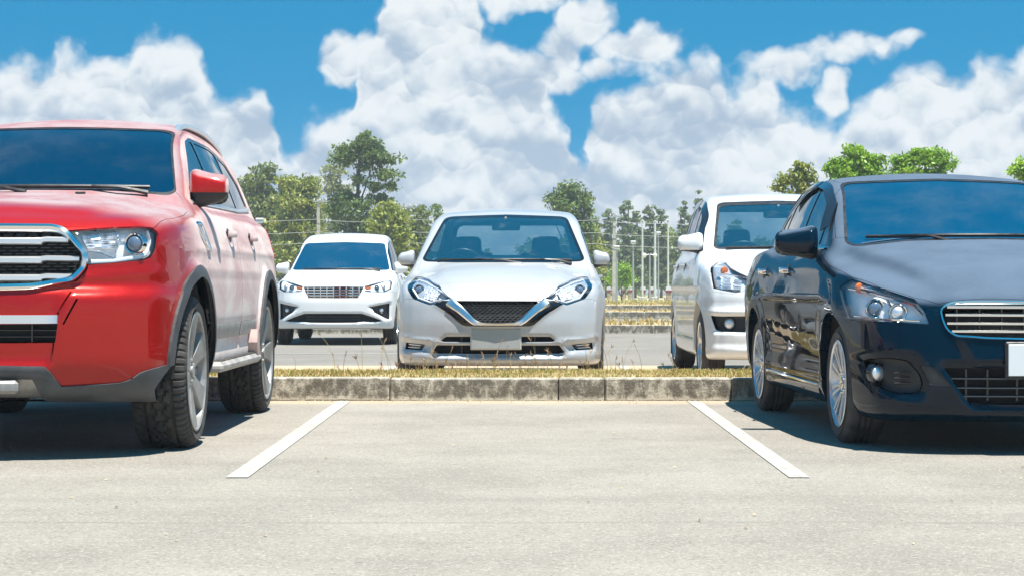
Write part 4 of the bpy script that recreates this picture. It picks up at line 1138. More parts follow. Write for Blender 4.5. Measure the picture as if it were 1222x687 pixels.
    def door_mirror(s, cx, cy, cz, hs, mats, stem, r=.05, split=None, turn=.12, tip=None, signal=None):
        """cx..: centre of the housing on the +x side; hs: half sizes; split: height below which it is black"""
        def fn(x, y, z):
            X, Y, Z = x - cx, y - cy, z - cz
            X, Y = X * cos(turn) + Y * sin(turn), -X * sin(turn) + Y * cos(turn)
            k = 1 - .22 * np.clip(X / hs[0], -1, 1) * (Y < 0) - .12 * np.clip(X / hs[0], -1, 1)
            d = [np.abs(X) - hs[0] + r, np.maximum(-Y / .9, Y * 1.6) - hs[1] + r + .35 * hs[1] * np.clip(np.abs(Z) / hs[2], 0, 1)**2, np.abs(Z) - hs[2] * k + r]
            return np.sqrt(sum(np.maximum(q, 0)**2 for q in d)) + np.minimum(np.maximum(np.maximum(d[0], d[1]), d[2]), 0) - r
        P, Q = surface_nets(fn, (cx - hs[0] - .06, cy - hs[1] - .06, cz - hs[2] - .06), (cx + hs[0] + .06, cy + hs[1] + .06, cz + hs[2] + .06), .014)
        sh = Shell(fn, P, [list(q) for q in Q]); outs = []
        parents = [empty('door_mirror', s.root), empty('door_mirror', s.root)]
        g = sh.cut(offset_poly(round_poly([(-cx + hs[0] * .9, cz - hs[2] * .8), (-cx - hs[0] * .88, cz - hs[2] * .62), (-cx - hs[0] * .88, cz + hs[2] * .6), (-cx + hs[0] * .9, cz + hs[2] * .8)], .03), .0), BACK, .5)
        s.put(g, 'mirror_glass', MT['mirror'], parent=parents, inset=.003)
        if split is not None:
            q = sh.cut([(-3, cz - 1), (3, cz - 1), (3, split), (-3, split)], FRONT, -2)
            s.put(q, 'mirror_base', mats[1], parent=parents, inset=.003)
        if signal:
            q = sh.cut(signal, FRONT, .02); s.put(q, 'turn_signal', MT['drl'], parent=parents, inset=-.002)
        s.put(sh, 'mirror_cap', mats[0], parent=parents)
        m = MB(); m.sweep(np.array(stem[0]), [np.array((0, 1, 0.))] * len(stem[0]), [unit(np.array([[.25, 0, 1.]]))[0]] * len(stem[0]), [(a * stem[1], b * stem[2]) for a, b in ROUND])
        s.pair('mirror_arm', m, MT['trim'], parent=parents)
    def handle(s, y0, y1, z, m, cup=True):
        x = surf_x(s.f, np.linspace(y0, y1, 9), z); ys = np.linspace(y0, y1, 9)
        mb = MB(); pr = np.array([.004, .022, .034, .038, .038, .038, .034, .022, .004])
        P = np.stack([x + pr, ys, np.full(9, z)], 1)
        mb.sweep(P, [np.array((0, 0, 1.))] * 9, [np.array((1., 0, 0))] * 9, [(a * .034, b * .016) for a, b in ROUND])
        hs = s.pair('door_handle', mb, m)
        if cup:
            c = MB(); ym = (y0 + y1) / 2; ring = [(ym + (y1 - y0) * .36 * cos(t), z - .004 + .040 * sin(t)) for t in np.linspace(0, 2 * pi, 16, endpoint=False)]
            xr = surf_x(s.f, np.array([p[0] for p in ring]), np.array([p[1] for p in ring]))
            vs = [(xx + .0022, p[0], p[1]) for xx, p in zip(xr, ring)]; xc = float(surf_x(s.f, ym, z - .004)[0]) + .0022
            c.add(vs + [(xc, ym, z - .004)], [(i, (i + 1) % 16, 16) for i in range(16)])
            s.pair('handle_cup', c, MT['trim'])

RIMS = {}
def wheel_meshes(tr, tw, style, tread):
    """tyre, rim, hub cap and brake disc round the x axis (outer face at +x)"""
    rr = {'six': .298, 'twenty': .222, 'ten': .205}[style]; h = tw / 2
    t = MB()
    prof = [(rr, h - .010), (rr + .012, h - .004), (rr + .03, h + .004), ((rr + tr) / 2, h + .008), (tr - .045, h + .003), (tr - .022, h - .006), (tr - .009, h - .018), (tr - .003, h - .032)]
    n = 264 if tread != 'plain' else 72
    nw = 27 if tread != 'plain' else 9
    wid = np.linspace(h - .04, -h + .04, nw)
    crown = [(tr - .004 * (w / h)**2, w) for w in wid]
    full = prof + crown + [(r, -w) for r, w in prof[::-1]]
    P = np.zeros((n, len(full), 3))
    for k in range(n):
        a = 2 * pi * k / n
        for j, (r, w) in enumerate(full):
            d = 0.0
            if tread != 'plain' and len(prof) - 3 <= j < len(prof) + nw + 3:
                s = w / h; q = (k + 2.0 * abs(s)) % 4
                if abs(s) > .56: d = .011 if q < 1.0 else 0                # shoulder slots
                elif abs(abs(s) - .50) < .05: d = .014                    # long grooves
                elif abs(abs(s) - (.20 + .05 * (1 if (k // 4) % 2 else -1))) < .045: d = .014   # zigzag grooves
                elif (k + int(10 * s)) % 8 == 0: d = .009                  # sipes
            elif tread == 'plain' and len(prof) <= j < len(prof) + nw and (j - len(prof)) in (2, 4, 6): d = .008
            P[k, j] = (w, (r - d) * cos(a), (r - d) * sin(a))
    t.grid(P, closed_u=True, smooth=True)
    tyre = t.mesh('tyre'); tyre.set_sharp_from_angle(angle=radians(20))
    r = MB(); lip = .012
    r.lathe([(rr + .002, h - .012), (rr + .004, h + .002), (rr - .004, h + .004), (rr - .012, h - .004), (rr - .016, h - .03), (rr - .024, h - .06), (rr - .05, -h + .03), (rr - .05, -h + .02)], 72)
    def spoke(a0, pts, x0, x1, bev=.006, dish=0.0):
        """pts: outline (radius, offset across); thickness from x0 to x1"""
        ca, sa = cos(a0), sin(a0)
        def f3(q, x):
            rad, off = q; return (x - dish * (1 - rad / rr)**1.0, rad * ca - off * sa, rad * sa + off * ca)
        n_ = len(pts); c = np.mean(pts, 0); ins = [tuple(np.array(p) + (c - np.array(p)) / (np.linalg.norm(c - np.array(p)) + 1e-9) * bev) for p in pts]
        vs = [f3(p, x0) for p in pts] + [f3(p, x1 - bev) for p in pts] + [f3(p, x1) for p in ins]
        fs = [[2 * n_ + i for i in range(n_)]]
        for L in (0, 1): fs += [[L * n_ + i, L * n_ + (i + 1) % n_, (L + 1) * n_ + (i + 1) % n_, (L + 1) * n_ + i] for i in range(n_)]
        r.add(vs, fs)
    if style == 'six':
        for k in range(6):
            a = 2 * pi * k / 6
            spoke(a, [(.05, -.036), (.13, -.040), (rr - .012, -.072), (rr - .004, -.03), (rr - .004, .03), (rr - .012, .072), (.13, .040), (.05, .036)], h - .07, h - .002, .007, .035)
            spoke(a + pi / 6, [(.05, -.02), (.14, -.013), (rr - .006, -.02), (rr - .006, .02), (.14, .013), (.05, .02)], h - .085, h - .035, .004, .03)
        r.lathe([(.075, h - .09), (.078, h - .03), (.068, h - .026), (.0, h - .026)], 36)
    elif style == 'twenty':
        for k in range(10):
            a = 2 * pi * k / 10
            for o in (-.115, .115):
                ca = a + o * .9
                spoke(ca, [(.045, -.011 - .0), (.10, -.008), (rr - .010, -.011), (rr - .004, 0), (rr - .010, .011), (.10, .008), (.045, .011)], h - .05, h - .004, .004, .03)
        r.lathe([(.055, h - .07), (.058, h - .030), (.048, h - .024), (.0, h - .024)], 36)
    else:
        for k in range(10):
            a = 2 * pi * k / 10
            spoke(a, [(.045, -.012), (.11, -.012), (rr - .008, -.024), (rr - .008, .024), (.11, .012), (.045, .012)], h - .05, h - .008, .004, .025)
        r.lathe([(.06, h - .07), (.062, h - .032), (.05, h - .026), (.0, h - .026)], 30)
    rim = r.mesh('rim'); rim.set_sharp_from_angle(angle=radians(32))
    c = MB(); c.lathe([(.032, h - .03), (.033, h - .018), (.028, h - .014), (0, h - .013)], 24)
    for k in range(5):
        a = 2 * pi * k / 5 + .3; c.lathe([(.010, h - .045), (.010, h - .020), (.006, h - .016), (0, h - .016)], 6, c=(0, .053 * cos(a), .053 * sin(a)), smooth=False)
    cap = c.mesh('hub_cap'); cap.set_sharp_from_angle(angle=radians(35))
    b = MB(); b.lathe([(rr - .06, -.02), (rr - .06, .0), (.06, .0)], 48); b.lathe([(rr - .05, -.035), (0, -.035)], 32); b.box((0.0, .0, rr - .10), (.06, .16, .09), .015)
    return tyre, rim, cap, b.mesh('brake_disc')
RIMS.update(six=MT['rim_grey'], twenty=MT['rim_silver'], ten=MT['rim_silver'])

def lamp_unit(car, piece, bowl_mat, depth=.07):
    """lens in the hole, bowl behind it; returns the two bowls, which parent what sits in them"""
    dv = piece.last[1]; n = np.array((dv[0], dv[1], 0.)) / sqrt(dv[0]**2 + dv[1]**2)
    bowls = car.put(piece, 'headlight', bowl_mat, lift=lambda V, N: V + n * depth, wall=1, wall_vec=n * depth * .95, shrink=.003)
    car.put(piece, 'headlight_lens', MT['lens'], parent=bowls, inset=.003, shrink=.001)
    return bowls
def projector(car, bowls, p, r, n=(-.25, -.95, .1), ring=None, lens=None, rec=.035, name='projector'):
    """round lamp element set behind the lens at skin point p = (x, z)"""
    y = float(sub_surf_y(car.f, p[0], p[1])[0]); n = np.array(n, float); n /= np.linalg.norm(n)
    c = np.array((p[0], y, p[1])) - n * rec
    a = np.cross(n, (0, 0, 1.)); a /= np.linalg.norm(a); b = np.cross(a, n)
    def rings(prof, m):
        P = [[c + n * h + q * (cos(t) * a + sin(t) * b) for (q, h) in prof] for t in np.linspace(0, 2 * pi, 28, endpoint=False)]
        return m.grid(np.array(P), closed_u=True, flip=True)
    m = rings([(r * 1.28, -.03), (r * 1.28, .0), (r * 1.2, .008), (r * 1.05, .004), (r, -.012)], MB())
    car.pair(name + '_ring', m, ring or MT['chrome'], parent=bowls)
    m = rings([(r, -.012), (r * .93, .0), (r * .75, r * .22), (r * .5, r * .36), (r * .25, r * .43), (.0004, r * .45)], MB())
    car.pair(name + '_lens', m, lens or MT['projector'], parent=bowls)
def facets(car, bowls, pts, rec=.045, m=None, nx=7, nz=4, name='reflector', dv=None):
    """faceted reflector filling a quad of skin points [(x, z) x4]"""
    q = np.array(pts, float); mb = MB(); rr = random.Random(3)
    for i in range(nx):
        for j in range(nz):
            c = []
            for (u, v) in ((i, j), (i + 1, j), (i + 1, j + 1), (i, j + 1)):
                u, v = u / nx, v / nz; p = (q[0] * (1-u) + q[1] * u) * (1-v) + (q[3] * (1-u) + q[2] * u) * v
                c.append(p)
            c = np.array(c); y = sub_surf_y(car.f, c[:, 0], c[:, 1]) + rec
            k = rr.uniform(-.012, .012)
            P = [(c[a][0], y[a], c[a][1]) for a in range(4)]; mid = np.mean(P, 0) + np.array((0, .012 + k, 0))
            b = len(mb.v); mb.add(P + [tuple(mid)], [(0, 1, 4), (1, 2, 4), (2, 3, 4), (3, 0, 4)])
    car.pair(name, mb, m or MT['bowl'], parent=bowls, sharp=0)
def wiper(car, x0, x1, zoff, bend=.0):
    """wiper arm and blade lying at the foot of the windscreen"""
    xs = np.linspace(x0, x1, 12)
    def scr(x, z): return sub_surf_y(car.f, x, z, .8, 2.6)
    zb = car.wz
    z = zb + zoff + bend * np.abs(np.linspace(0, 1, 12)); y = scr(xs, z)
    P = np.stack([xs, y - .022, z + .012], 1); m = MB(); m.tube(P, .0085, 6); m.tube(P + np.array((0, .012, -.006)), .006, 5)
    a0 = P[0] + np.array((0, -.05, -.035)); k = 5
    m.tube([a0, (a0 + P[k]) / 2 + np.array((0, -.025, .012)), P[k]], [.014, .010, .008], 6)
    return m.build('wiper', MT['trim'], car.root)
# ------------------------------------------------------------------ the red off-roader on the left
def rx(p): return [(abs(a), b, c) for a, b, c in p]
def half_to_full(p):
    """(x, z) outline of the +x half, from the top centre to the bottom centre -> whole outline"""
    return [tuple(q) for q in p] + [(-a, b) for a, b in p[::-1] if abs(a) > 1e-6]
def build_red():
    sp = spec_red(); S = Field2(-.05, 1.0, .2, 1.25, .006)
    S.poly([(-.1, .45), (.385, .45), (.424, .69), (.46, .78), (-.1, .78)], .024, .035)
    S.poly([(-.1, .28), (.34, .28), (.37, .39), (-.1, .40)], .02, .02)
    S.poly([(.46, .86), (.86, .90), (.86, .845), (.47, .83)], -.012, .03)
    sp.front = S
    Tp = Field2(-.05, 1.05, -.1, 1.6, .012)
    Tp.poly([(-.1, .30), (.50, .30), (.60, .55), (.62, 1.5), (-.1, 1.5)], .022, .07); sp.top = Tp
    base = sp.side
    base.poly([(1.42, .45), (3.2, .45), (3.2, .60), (1.42, .60)], -.018, .05)
    base.poly([(1.0, .985), (4.6, 1.01), (4.6, 1.04), (1.0, 1.015)], .008, .03)
    c = Car('red', 'big dusty red off-roader with a tinted windscreen, cut off by the left edge', sp, .024, MT['red'], 'parked_car', 'car')
    c.wz = 1.335; f = c.f
    # panes
    out = round_poly([(0, 1.318, 0), (.40, 1.312), (.70, 1.288), (.734, 1.31), (.604, 1.685), (.54, 1.700), (0, 1.708, 0)], .03)
    w = c.cut(out, FRONT, .1, lambda q: (q[:, 1] > 1.0) & (q[:, 1] < 2.9) & (q[:, 2] > 1.2), hole=.012)
    inn = round_poly([(0, 1.330, 0), (.39, 1.326), (.68, 1.306), (.722, 1.32), (.594, 1.675), (.53, 1.690), (0, 1.697, 0)], .03)
    g = w.cut(inn, FRONT, -1); c.put(w, 'windscreen_surround', MT['trim'], True, inset=.002)
    c.put(g, 'windscreen', MT['sky_tinted_dark'], True, inset=.005)
    dlo = round_poly([(1.50, 1.262), (2.20, 1.635), (2.45, 1.675), (3.2, 1.675), (3.9, 1.62), (4.28, 1.50), (4.34, 1.33), (3.4, 1.285)], .05)
    d = c.cut(dlo, SIDE, .1, hole=.014)
    for nm, p in (('door_window', [(1.62, 1.29), (2.22, 1.615), (2.44, 1.652), (2.50, 1.652), (2.50, 1.286)]), ('door_window', [(2.575, 1.29), (2.575, 1.655), (3.2, 1.655), (3.42, 1.638), (3.46, 1.302)]),
                  ('quarter_window', [(3.54, 1.31), (3.50, 1.632), (3.9, 1.595), (4.22, 1.485), (4.28, 1.35)])):
        q = d.cut(round_poly(p, .03), SIDE, .05); c.put(q, nm, MT['tinted_side'], inset=.006)
    c.put(d, 'window_surround', MT['gloss'], inset=.002)
    m = MB(); c.band(m, [(1.5, 1.258), (2.4, 1.270), (3.4, 1.280), (4.33, 1.325)], .022, .010, .014, closed=False, view='side'); c.pair('belt_moulding', m, MT['chrome'])
    q = c.cut(round_poly([(-.7, 1.3), (.7, 1.3), (.62, 1.66), (-.62, 1.66)], .05), BACK, .1, lambda q: q[:, 1] > 3.9); c.put(q, 'rear_window', MT['tinted_side'], True, inset=.006)
    q = c.cut([(4.5, 1.0), (5.0, 1.0), (5.0, 1.2), (4.5, 1.2)], SIDE, .12); c.put(q, 'tail_light', MT['red_lens'], inset=-.004, shrink=.002, wall=.02)
    # lamps and grille
    hp = uv([(.548, .10, .905), (.545, .10, .97), (.50, .096, 1.03), (.45, .10, 1.068), (.631, .19, 1.084), (.76, .29, 1.092), (.812, .34, 1.088), (.838, .36, 1.06), (.832, .33, .975), (.815, .29, .943), (.78, .25, .93)], CORNER)
    q = c.cut(round_poly(hp, .012), CORNER, .1, hole=.012); hl = lamp_unit(c, q, MT['bowl_bright'])
    go = [(0, 1.088), (.375, 1.086), (.43, 1.075), (.472, 1.045), (.540, .975), (.552, .945), (.542, .885), (.50, .832), (.44, .815), (.30, .787), (0, .779)]
    g = c.cut(half_to_full(go), FRONT, .1, hole=.08); c.put(g, 'grille_backing', MT['under'], True, inset=.075, wall=-.07, shrink=.003)
    ir = round_poly([(0, .455, 0), (.37, .455), (.425, .69), (0, .69, 0)], .012)
    ii = c.cut(round_poly([(0, .545, 0), (.412, .548), (.424, .636), (0, .632, 0)], .01), FRONT, .1, hole=.07); c.put(ii, 'intake_backing', MT['under'], True, inset=.07, wall=-.066, shrink=.003)
    gi = c.cut([(0, .637), (.424, .637), (.424, .676), (0, .676)], FRONT, .1, hole=0); c.put(gi, 'intake_moulding', MT['satin'], True, inset=-.006, wall=.02)
    m = MB()
    for x in (-.30, -.1, .1, .30): m.box((x, .075, .59), (.008, .03, .10))
    for z in (.575, .605): c.bar(m, [(0, z), (.41, z)], .008, -.045, .012)
    m.build('intake_bars', MT['gloss'], c.root)
    fr = [(0, 1.075), (.38, 1.073), (.425, 1.062), (.462, 1.035), (.521, .972), (.530, .942), (.521, .893), (.487, .845), (.43, .828), (.30, .800), (0, .792)]
    m = MB(); c.band(m, round_poly(half_to_full(fr), .03), .030, .026, .05, step=.02); m.build('grille_frame', MT['chrome'], c.root)
    for z, xe in ((1.018, .455), (.931, .505), (.848, .475)):
        m = MB(); c.bar(m, [(0, z - .002), (.34, z - .002)], .034, .006, .05); m.build('grille_bar', MT['satin'], c.root)
        m = MB(); c.bar(m, [(.335, z + .002), (.36, z + .006), (xe, z + .004)], .027, .009, .05, sym=False); c.pair('grille_bar_tip', m, MT['satin'])
    m = MB()
    for i, z in enumerate(np.arange(.812, 1.06, .0145)):
        for j in range(-9, 10):
            x = j * .058 + (i % 2) * .029
            if abs(x) > .50 - max(0, (z - 1.0)) * 1.2 or (z < .85 and abs(x) > .40): continue
            y = float(sub_surf_y(f, abs(x), z)[0]) + .035; m.box((x, y, z), (.040, .012, .0035))
    m.build('grille_mesh', MT['grey'], c.root)
    projector(c, hl, (.726, 1.012), .040, rec=.030)
    facets(c, hl, [(.53, .985), (.50, 1.045), (.66, 1.062), (.66, .985)], .05, nx=8, nz=4)
    m = MB(); c.bar(m, [(.56, .918), (.66, .922), (.77, .944), (.80, .965), (.814, 1.02), (.80, 1.06)], .026, -.018, .02, sym=False); c.pair('light_guide', m, MT['drl'], parent=hl)
    m = MB(); c.bar(m, [(.545, .975), (.60, .968), (.66, .945)], .012, -.018, .02, sym=False); c.bar(m, [(.655, 1.07), (.685, 1.01), (.665, .955)], .014, -.018, .02, sym=False); c.pair('lamp_bezel', m, MT['chrome'], parent=hl)
    # lower trim, bumper, arches, panels
    for gp in ([(.476, .785), (.484, .780), (.430, .69), (.396, .46), (.388, .46), (.420, .69)], [(.506, .752), (.514, .748), (.454, .632), (.446, .634)]):
        c.cut(gp, FRONT, .05, hole=.014)
    c.cut([(.80, .15), (.812, .322), (.880, .436), (1.2, .436), (1.2, .15)], FRONT, -2, lambda q: q[:, 1] < .50, hole=0)
    c.arches('wheel_arch_trim', .055, MT['grey'], .016, fz=.43)
    lo = [(-1, .2), (1.2, .2), (1.2, .44), (.876, .437), (.80, .415), (.765, .402), (.73, .374), (.684, .359), (.432, .347), (.393, .408), (.363, .438), (0, .444), (-1, .444)]
    q = c.cut(lo, FRONT, -2, lambda q: q[:, 1] < .62, hole=0)
    sk = q.cut([(-1, .2), (.33, .2), (.33, .295), (.302, .384), (-1, .388)], FRONT, .0); c.put(sk, 'skid_plate', MT['skid'], True, inset=.012, wall=.03)
    c.put(q, 'bumper_trim', MT['grey'], True, inset=-.008, wall=.03)
    m = MB()
    for x in (-.17, .17): m.box((x + .02, .035, .345), (.11, .05, .062), .015)
    m.build('skid_boss', MT['skid'], c.root)
    b = c.cut([(-.4, .0), (.56, .0), (.56, .66), (.515, .80), (.40, .935), (.30, 1.02), (.18, 1.085), (-.4, 1.09)], SIDE, -2, hole=.02)
    c.put(b, 'front_bumper', MT['red'], True, shrink=.002, wall=.02)
    hd = round_poly([(0, .10, 0), (.40, .105), (.46, .118), (.63, .195), (.76, .30), (.812, .375), (.842, .62), (.846, 1.0), (.820, 1.28), (.765, 1.42), (.70, 1.45), (.4, 1.335), (0, 1.285, 0)], .02)
    q = c.cut(hd, 'z', .05, lambda q: q[:, 2] > 1.0, hole=.03); c.put(q, 'hood', MT['red'], True, shrink=.0028, wall=.02)
    for nm, p in (('front_door', [(1.37, .50), (1.34, .9), (1.36, 1.2), (1.46, 1.275), (2.18, 1.665), (2.40, 1.705), (2.54, 1.705), (2.54, .50)]),
                  ('rear_door', [(2.55, .50), (2.55, 1.705), (3.2, 1.705), (3.5, 1.68), (3.55, 1.2), (3.50, .98), (3.30, .80), (3.22, .50)])):
        q = c.cut(round_poly(p, .03), SIDE, .08, hole=.03); c.put(q, nm, MT['red'], shrink=.0028, wall=.02)
    for y0, y1 in ((2.17, 2.36), (3.12, 3.31)): c.handle(y0, y1, 1.105, MT['red'])
    m = MB()
    for y0, y1 in ((1.45, 2.5), (2.58, 3.2)): c.band(m, [(y0, .565), (y1, .565)], .085, .012, .02, closed=False, view='side')
    c.pair('door_moulding', m, MT['dustgrey'])
    m = MB(); vb = [(1.20, 1.135), (1.34, 1.135), (1.40, 1.06), (1.42, 1.0), (1.33, 1.005), (1.22, 1.09)]
    c.band(m, round_poly(vb, .02), .020, .010, .014, view='side', step=.02); c.pair('fender_badge', m, MT['chrome'])
    m = MB(); c.band(m, [(1.24, 1.115), (1.37, 1.06), (1.39, 1.02)], .028, .006, .01, closed=False, view='side'); c.pair('fender_vent', m, MT['satin'])
    # side step on two brackets
    m = MB(); m.box((.885, 2.33, .375), (.17, 1.62, .055), .02); sb = c.pair('side_step', m, MT['dustgrey'])
    m = MB()
    for y in np.arange(1.65, 3.05, .09): m.box((.89, y, .405), (.12, .03, .010), .003)
    c.pair('step_tread', m, MT['rubber_dusty'], parent=sb)
    m = MB(); m.prism([(3.02, .40), (3.10, .385), (3.17, .365), (3.19, .375), (3.15, .42), (3.11, .47), (3.10, .53), (3.02, .55), (2.99, .47)], .80, .962, lambda u, v, h: (h, u, v)); c.pair('step_bracket', m, MT['dustred'], parent=sb)
    m = MB(); m.prism([(1.5, .40), (1.62, .40), (1.62, .56), (1.5, .56)], .78, .90, lambda u, v, h: (h, u, v)); c.pair('step_bracket', m, MT['under'], parent=sb)
    # roof rails
    ys = np.linspace(2.28, 4.3, 14); zz = np.array([float(sp.roof(y)) for y in ys]); xs = np.linspace(.575, .60, 14) - .05 * np.clip((ys - 3.2) / 1.1, 0, 1)
    rise = np.array([-.02, .010, .016] + [.016] * 9 + [.01, -.03]); m = MB()
    P = np.stack([xs, ys, zz - .13 * xs**2 - .012 + rise], 1); m.sweep(P, [np.array((1., 0, 0))] * 14, [np.array((0, 0, 1.))] * 14, [(a * .040, b * .032) for a, b in ROUND]); c.pair('roof_rail', m, MT['satin'])
    c.door_mirror(.875, 1.66, 1.335, (.104, .080, .090), (MT['red'], MT['trim']), ([(.72, 1.70, 1.27), (.80, 1.67, 1.27), (.86, 1.66, 1.27)], .10, .06), .045, split=1.315)
    wiper(c, .60, -.05, -.012); wiper(c, -.02, -.62, -.012)
    m = MB()
    for x in (-.28, .28): m.box((x, 1.17, float(sp.H(1.17)) + .022), (.05, .03, .012), .004)
    m.build('washer_jet', MT['trim'], c.root)
    fin(c)
    for a in sp.ax:
        for sd_ in (1, -1): c.wheel(a, sd_, 'six', MT['rubber_dusty'], 'block')
    return c
def fin(c):
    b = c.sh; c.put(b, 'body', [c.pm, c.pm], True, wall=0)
    m = MB(); m.box((0, c.sp.L / 2, c.sp.za - .02), (1.0, c.sp.L * .8, .10)); 
    for a in c.sp.ax: m.tube([(-c.sp.track + .1, a, c.sp.tr), (c.sp.track - .1, a, c.sp.tr)], .04, 8)
    m.build('underbody', MT['under'], c.root)

# ------------------------------------------------------------------ the dark saloon on the right
def build_black():
    sp = spec_black(); S = Field2(-.05, 1.0, .0, 1.0, .006)
    S.poly([(-.1, .20), (.36, .22), (.50, .43), (-.1, .43)], .03, .03)                       # wide lower intake lies back
    S.poly([(.575, .31), (.60, .275), (.78, .30), (.84, .46), (.62, .468)], .032, .04)     # fog lamp pocket
    S.poly([(-.1, .10), (.38, .10), (.40, .235), (-.1, .225)], -.016, .035)
    S.poly([(-.1, .42), (.37, .42), (.415, .53), (.44, .60), (-.1, .60)], -.020, .035)     # the beak under the grille
    S.poly([(.36, .12), (.99, .12), (.99, .235), (.40, .235)], -.012, .04)
    sp.front = S
    Tp = Field2(-.05, 1.05, -.1, 1.7, .012)
    Tp.poly([(-.1, .14), (.43, .14), (.56, .55), (.67, 1.0), (.72, 1.6), (-.1, 1.6)], .050, .085); sp.top = Tp
    B = sp.side
    B.poly([(.1, .58), (4.0, .68), (4.0, .83), (.1, .72)], .008, .07)                      # shoulder over the door handles
    B.poly([(1.3, .36), (3.2, .36), (3.2, .58), (1.3, .50)], -.020, .07)
    B.poly([(1.2, .14), (3.3, .14), (3.3, .285), (1.2, .285)], .012, .02)
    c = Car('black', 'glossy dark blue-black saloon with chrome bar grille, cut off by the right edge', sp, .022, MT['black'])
    c.wz = 1.075; f = c.f
    out = round_poly([(0, 1.058, 0), (.42, 1.050), (.66, 1.022), (.692, 1.045), (.572, 1.408), (.52, 1.425), (0, 1.442, 0)], .03)
    w = c.cut(out, FRONT, .08, lambda q: (q[:, 1] > 1.0) & (q[:, 1] < 2.9) & (q[:, 2] > .95), hole=.012)
    inn = round_poly([(0, 1.068, 0), (.41, 1.062), (.645, 1.038), (.674, 1.052), (.560, 1.400), (.51, 1.415), (0, 1.432, 0)], .03)
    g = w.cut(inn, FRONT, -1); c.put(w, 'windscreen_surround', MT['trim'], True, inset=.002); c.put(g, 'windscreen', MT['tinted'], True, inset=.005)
    dlo = round_poly([(1.50, 1.02), (1.95, 1.29), (2.25, 1.395), (2.7, 1.43), (3.1, 1.41), (3.6, 1.28), (3.80, 1.12), (2.8, 1.035)], .04)
    d = c.cut(dlo, SIDE, .1, hole=.014)
    for nm, p in (('quarter_window', [(1.60, 1.045), (1.84, 1.20), (1.84, 1.045)]), ('door_window', [(1.88, 1.042), (1.88, 1.225), (2.26, 1.372), (2.50, 1.398), (2.50, 1.042)]),
                  ('door_window', [(2.57, 1.046), (2.57, 1.402), (2.75, 1.408), (3.08, 1.385), (3.36, 1.315), (3.40, 1.085)]), ('quarter_window', [(3.45, 1.09), (3.43, 1.29), (3.58, 1.245), (3.70, 1.13)])):
        q = d.cut(round_poly(p, .02), SIDE, .05); c.put(q, nm, MT['tinted_side'], inset=.006)
    c.put(d, 'window_surround', MT['gloss'], inset=.002)
    m = MB(); c.band(m, [(1.52, 1.018), (2.2, 1.022), (2.9, 1.036), (3.80, 1.112)], .016, .008, .012, closed=False, view='side'); c.pair('belt_moulding', m, MT['chrome'])
    for pts in ([(1.76, 1.125), (1.84, 1.195), (1.95, 1.272), (2.10, 1.335), (2.25, 1.380), (2.49, 1.412)], [(2.58, 1.416), (2.75, 1.420), (3.1, 1.396), (3.38, 1.322)]):
        m = MB(); c.band(m, spline_poly(pts, False, 5), .058, .026, .012, closed=False, view='side', step=.04, sec=[(.5, -1.2), (-.1, -.6), (-.5, .2), (-.5, .5), (-.1, .0), (.5, -.7)]); c.pair('rain_visor', m, MT['visor'])
    q = c.cut(round_poly([(-.62, 1.08), (.62, 1.08), (.52, 1.38), (-.52, 1.38)], .05), BACK, .1, lambda q: q[:, 1] > 3.3); c.put(q, 'rear_window', MT['tinted_side'], True, inset=.006)
    q = c.cut([(4.38, .78), (4.6, .78), (4.6, 1.0), (4.40, 1.0)], SIDE, .12); c.put(q, 'tail_light', MT['red_lens'], inset=-.003, shrink=.002, wall=.02)
    hp = [(abs(a), b, z) for a, b, z in [(-.857, .80, .805), (-.816, .701, .848), (-.716, .423, .798), (-.596, .224, .746), (-.566, .16, .69), (-.552, .118, .622), (-.704, .227, .632), (-.775, .32, .634), (-.853, .602, .648)]]
    DV = (-.5, .866)
    q = c.cut(round_poly(uv(hp, DV), .018), DV, .05, hole=.012); hl = lamp_unit(c, q, MT['bowl_bright'], .075)
    gp = [(0, .732), (.43, .731), (.475, .716), (.503, .694), (.498, .645), (.480, .592), (.44, .565), (.30, .555), (0, .548)]
    g = c.cut(half_to_full(gp), FRONT, .05, hole=.06); c.put(g, 'grille_backing', MT['under'], True, inset=.06, wall=-.058, shrink=.003)
    m = MB(); c.band(m, round_poly(half_to_full([(0, .728), (.43, .727), (.470, .713), (.497, .690), (.493, .645), (.475, .597), (.437, .571), (.30, .561), (0, .554)]), .02), .013, .012, .03, step=.02); m.build('grille_frame', MT['chrome'], c.root)
    for z, xe in ((.706, .465), (.669, .478), (.629, .474), (.592, .455)):
        m = MB(); c.bar(m, [(0, z), (xe, z + .002)], .017, .008, .03); m.build('grille_bar', MT['chrome'], c.root)
    m = MB()
    for x in np.arange(-.42, .43, .105): m.box((x, float(sub_surf_y(f, abs(x), .65)[0]) + .05, .645), (.008, .02, .125))
    m.build('grille_rib', MT['gloss'], c.root)
    lo = [(0, .420), (.495, .418), (.44, .33), (.385, .256), (.33, .244), (0, .240)]
    g = c.cut(half_to_full(lo), FRONT, .05, hole=.07); c.put(g, 'intake_backing', MT['under'], True, inset=.07, wall=-.066, shrink=.003)
    for z, xe in ((.367, .455), (.322, .425), (.282, .395)):
        m = MB(); c.bar(m, [(0, z), (xe, z)], .010, -.012, .05); m.build('intake_bar', MT['satin_dark'], c.root)
    m = MB()
    for x in (-.38, -.28, -.14, 0, .14, .28, .38): m.box((x, float(sub_surf_y(f, abs(x), .33)[0]) + .055, .335), (.010, .02, .15))
    m.build('intake_rib', MT['gloss'], c.root)
    fg = round_poly([(.815, .452), (.72, .462), (.648, .452), (.60, .39), (.585, .335), (.603, .295), (.68, .290), (.745, .302), (.79, .345)], .02)
    g = c.cut(fg, FRONT, .02, hole=.035); fo = c.put(g, 'fog_lamp_surround', MT['trim'], inset=.03, wall=-.036, shrink=.002)
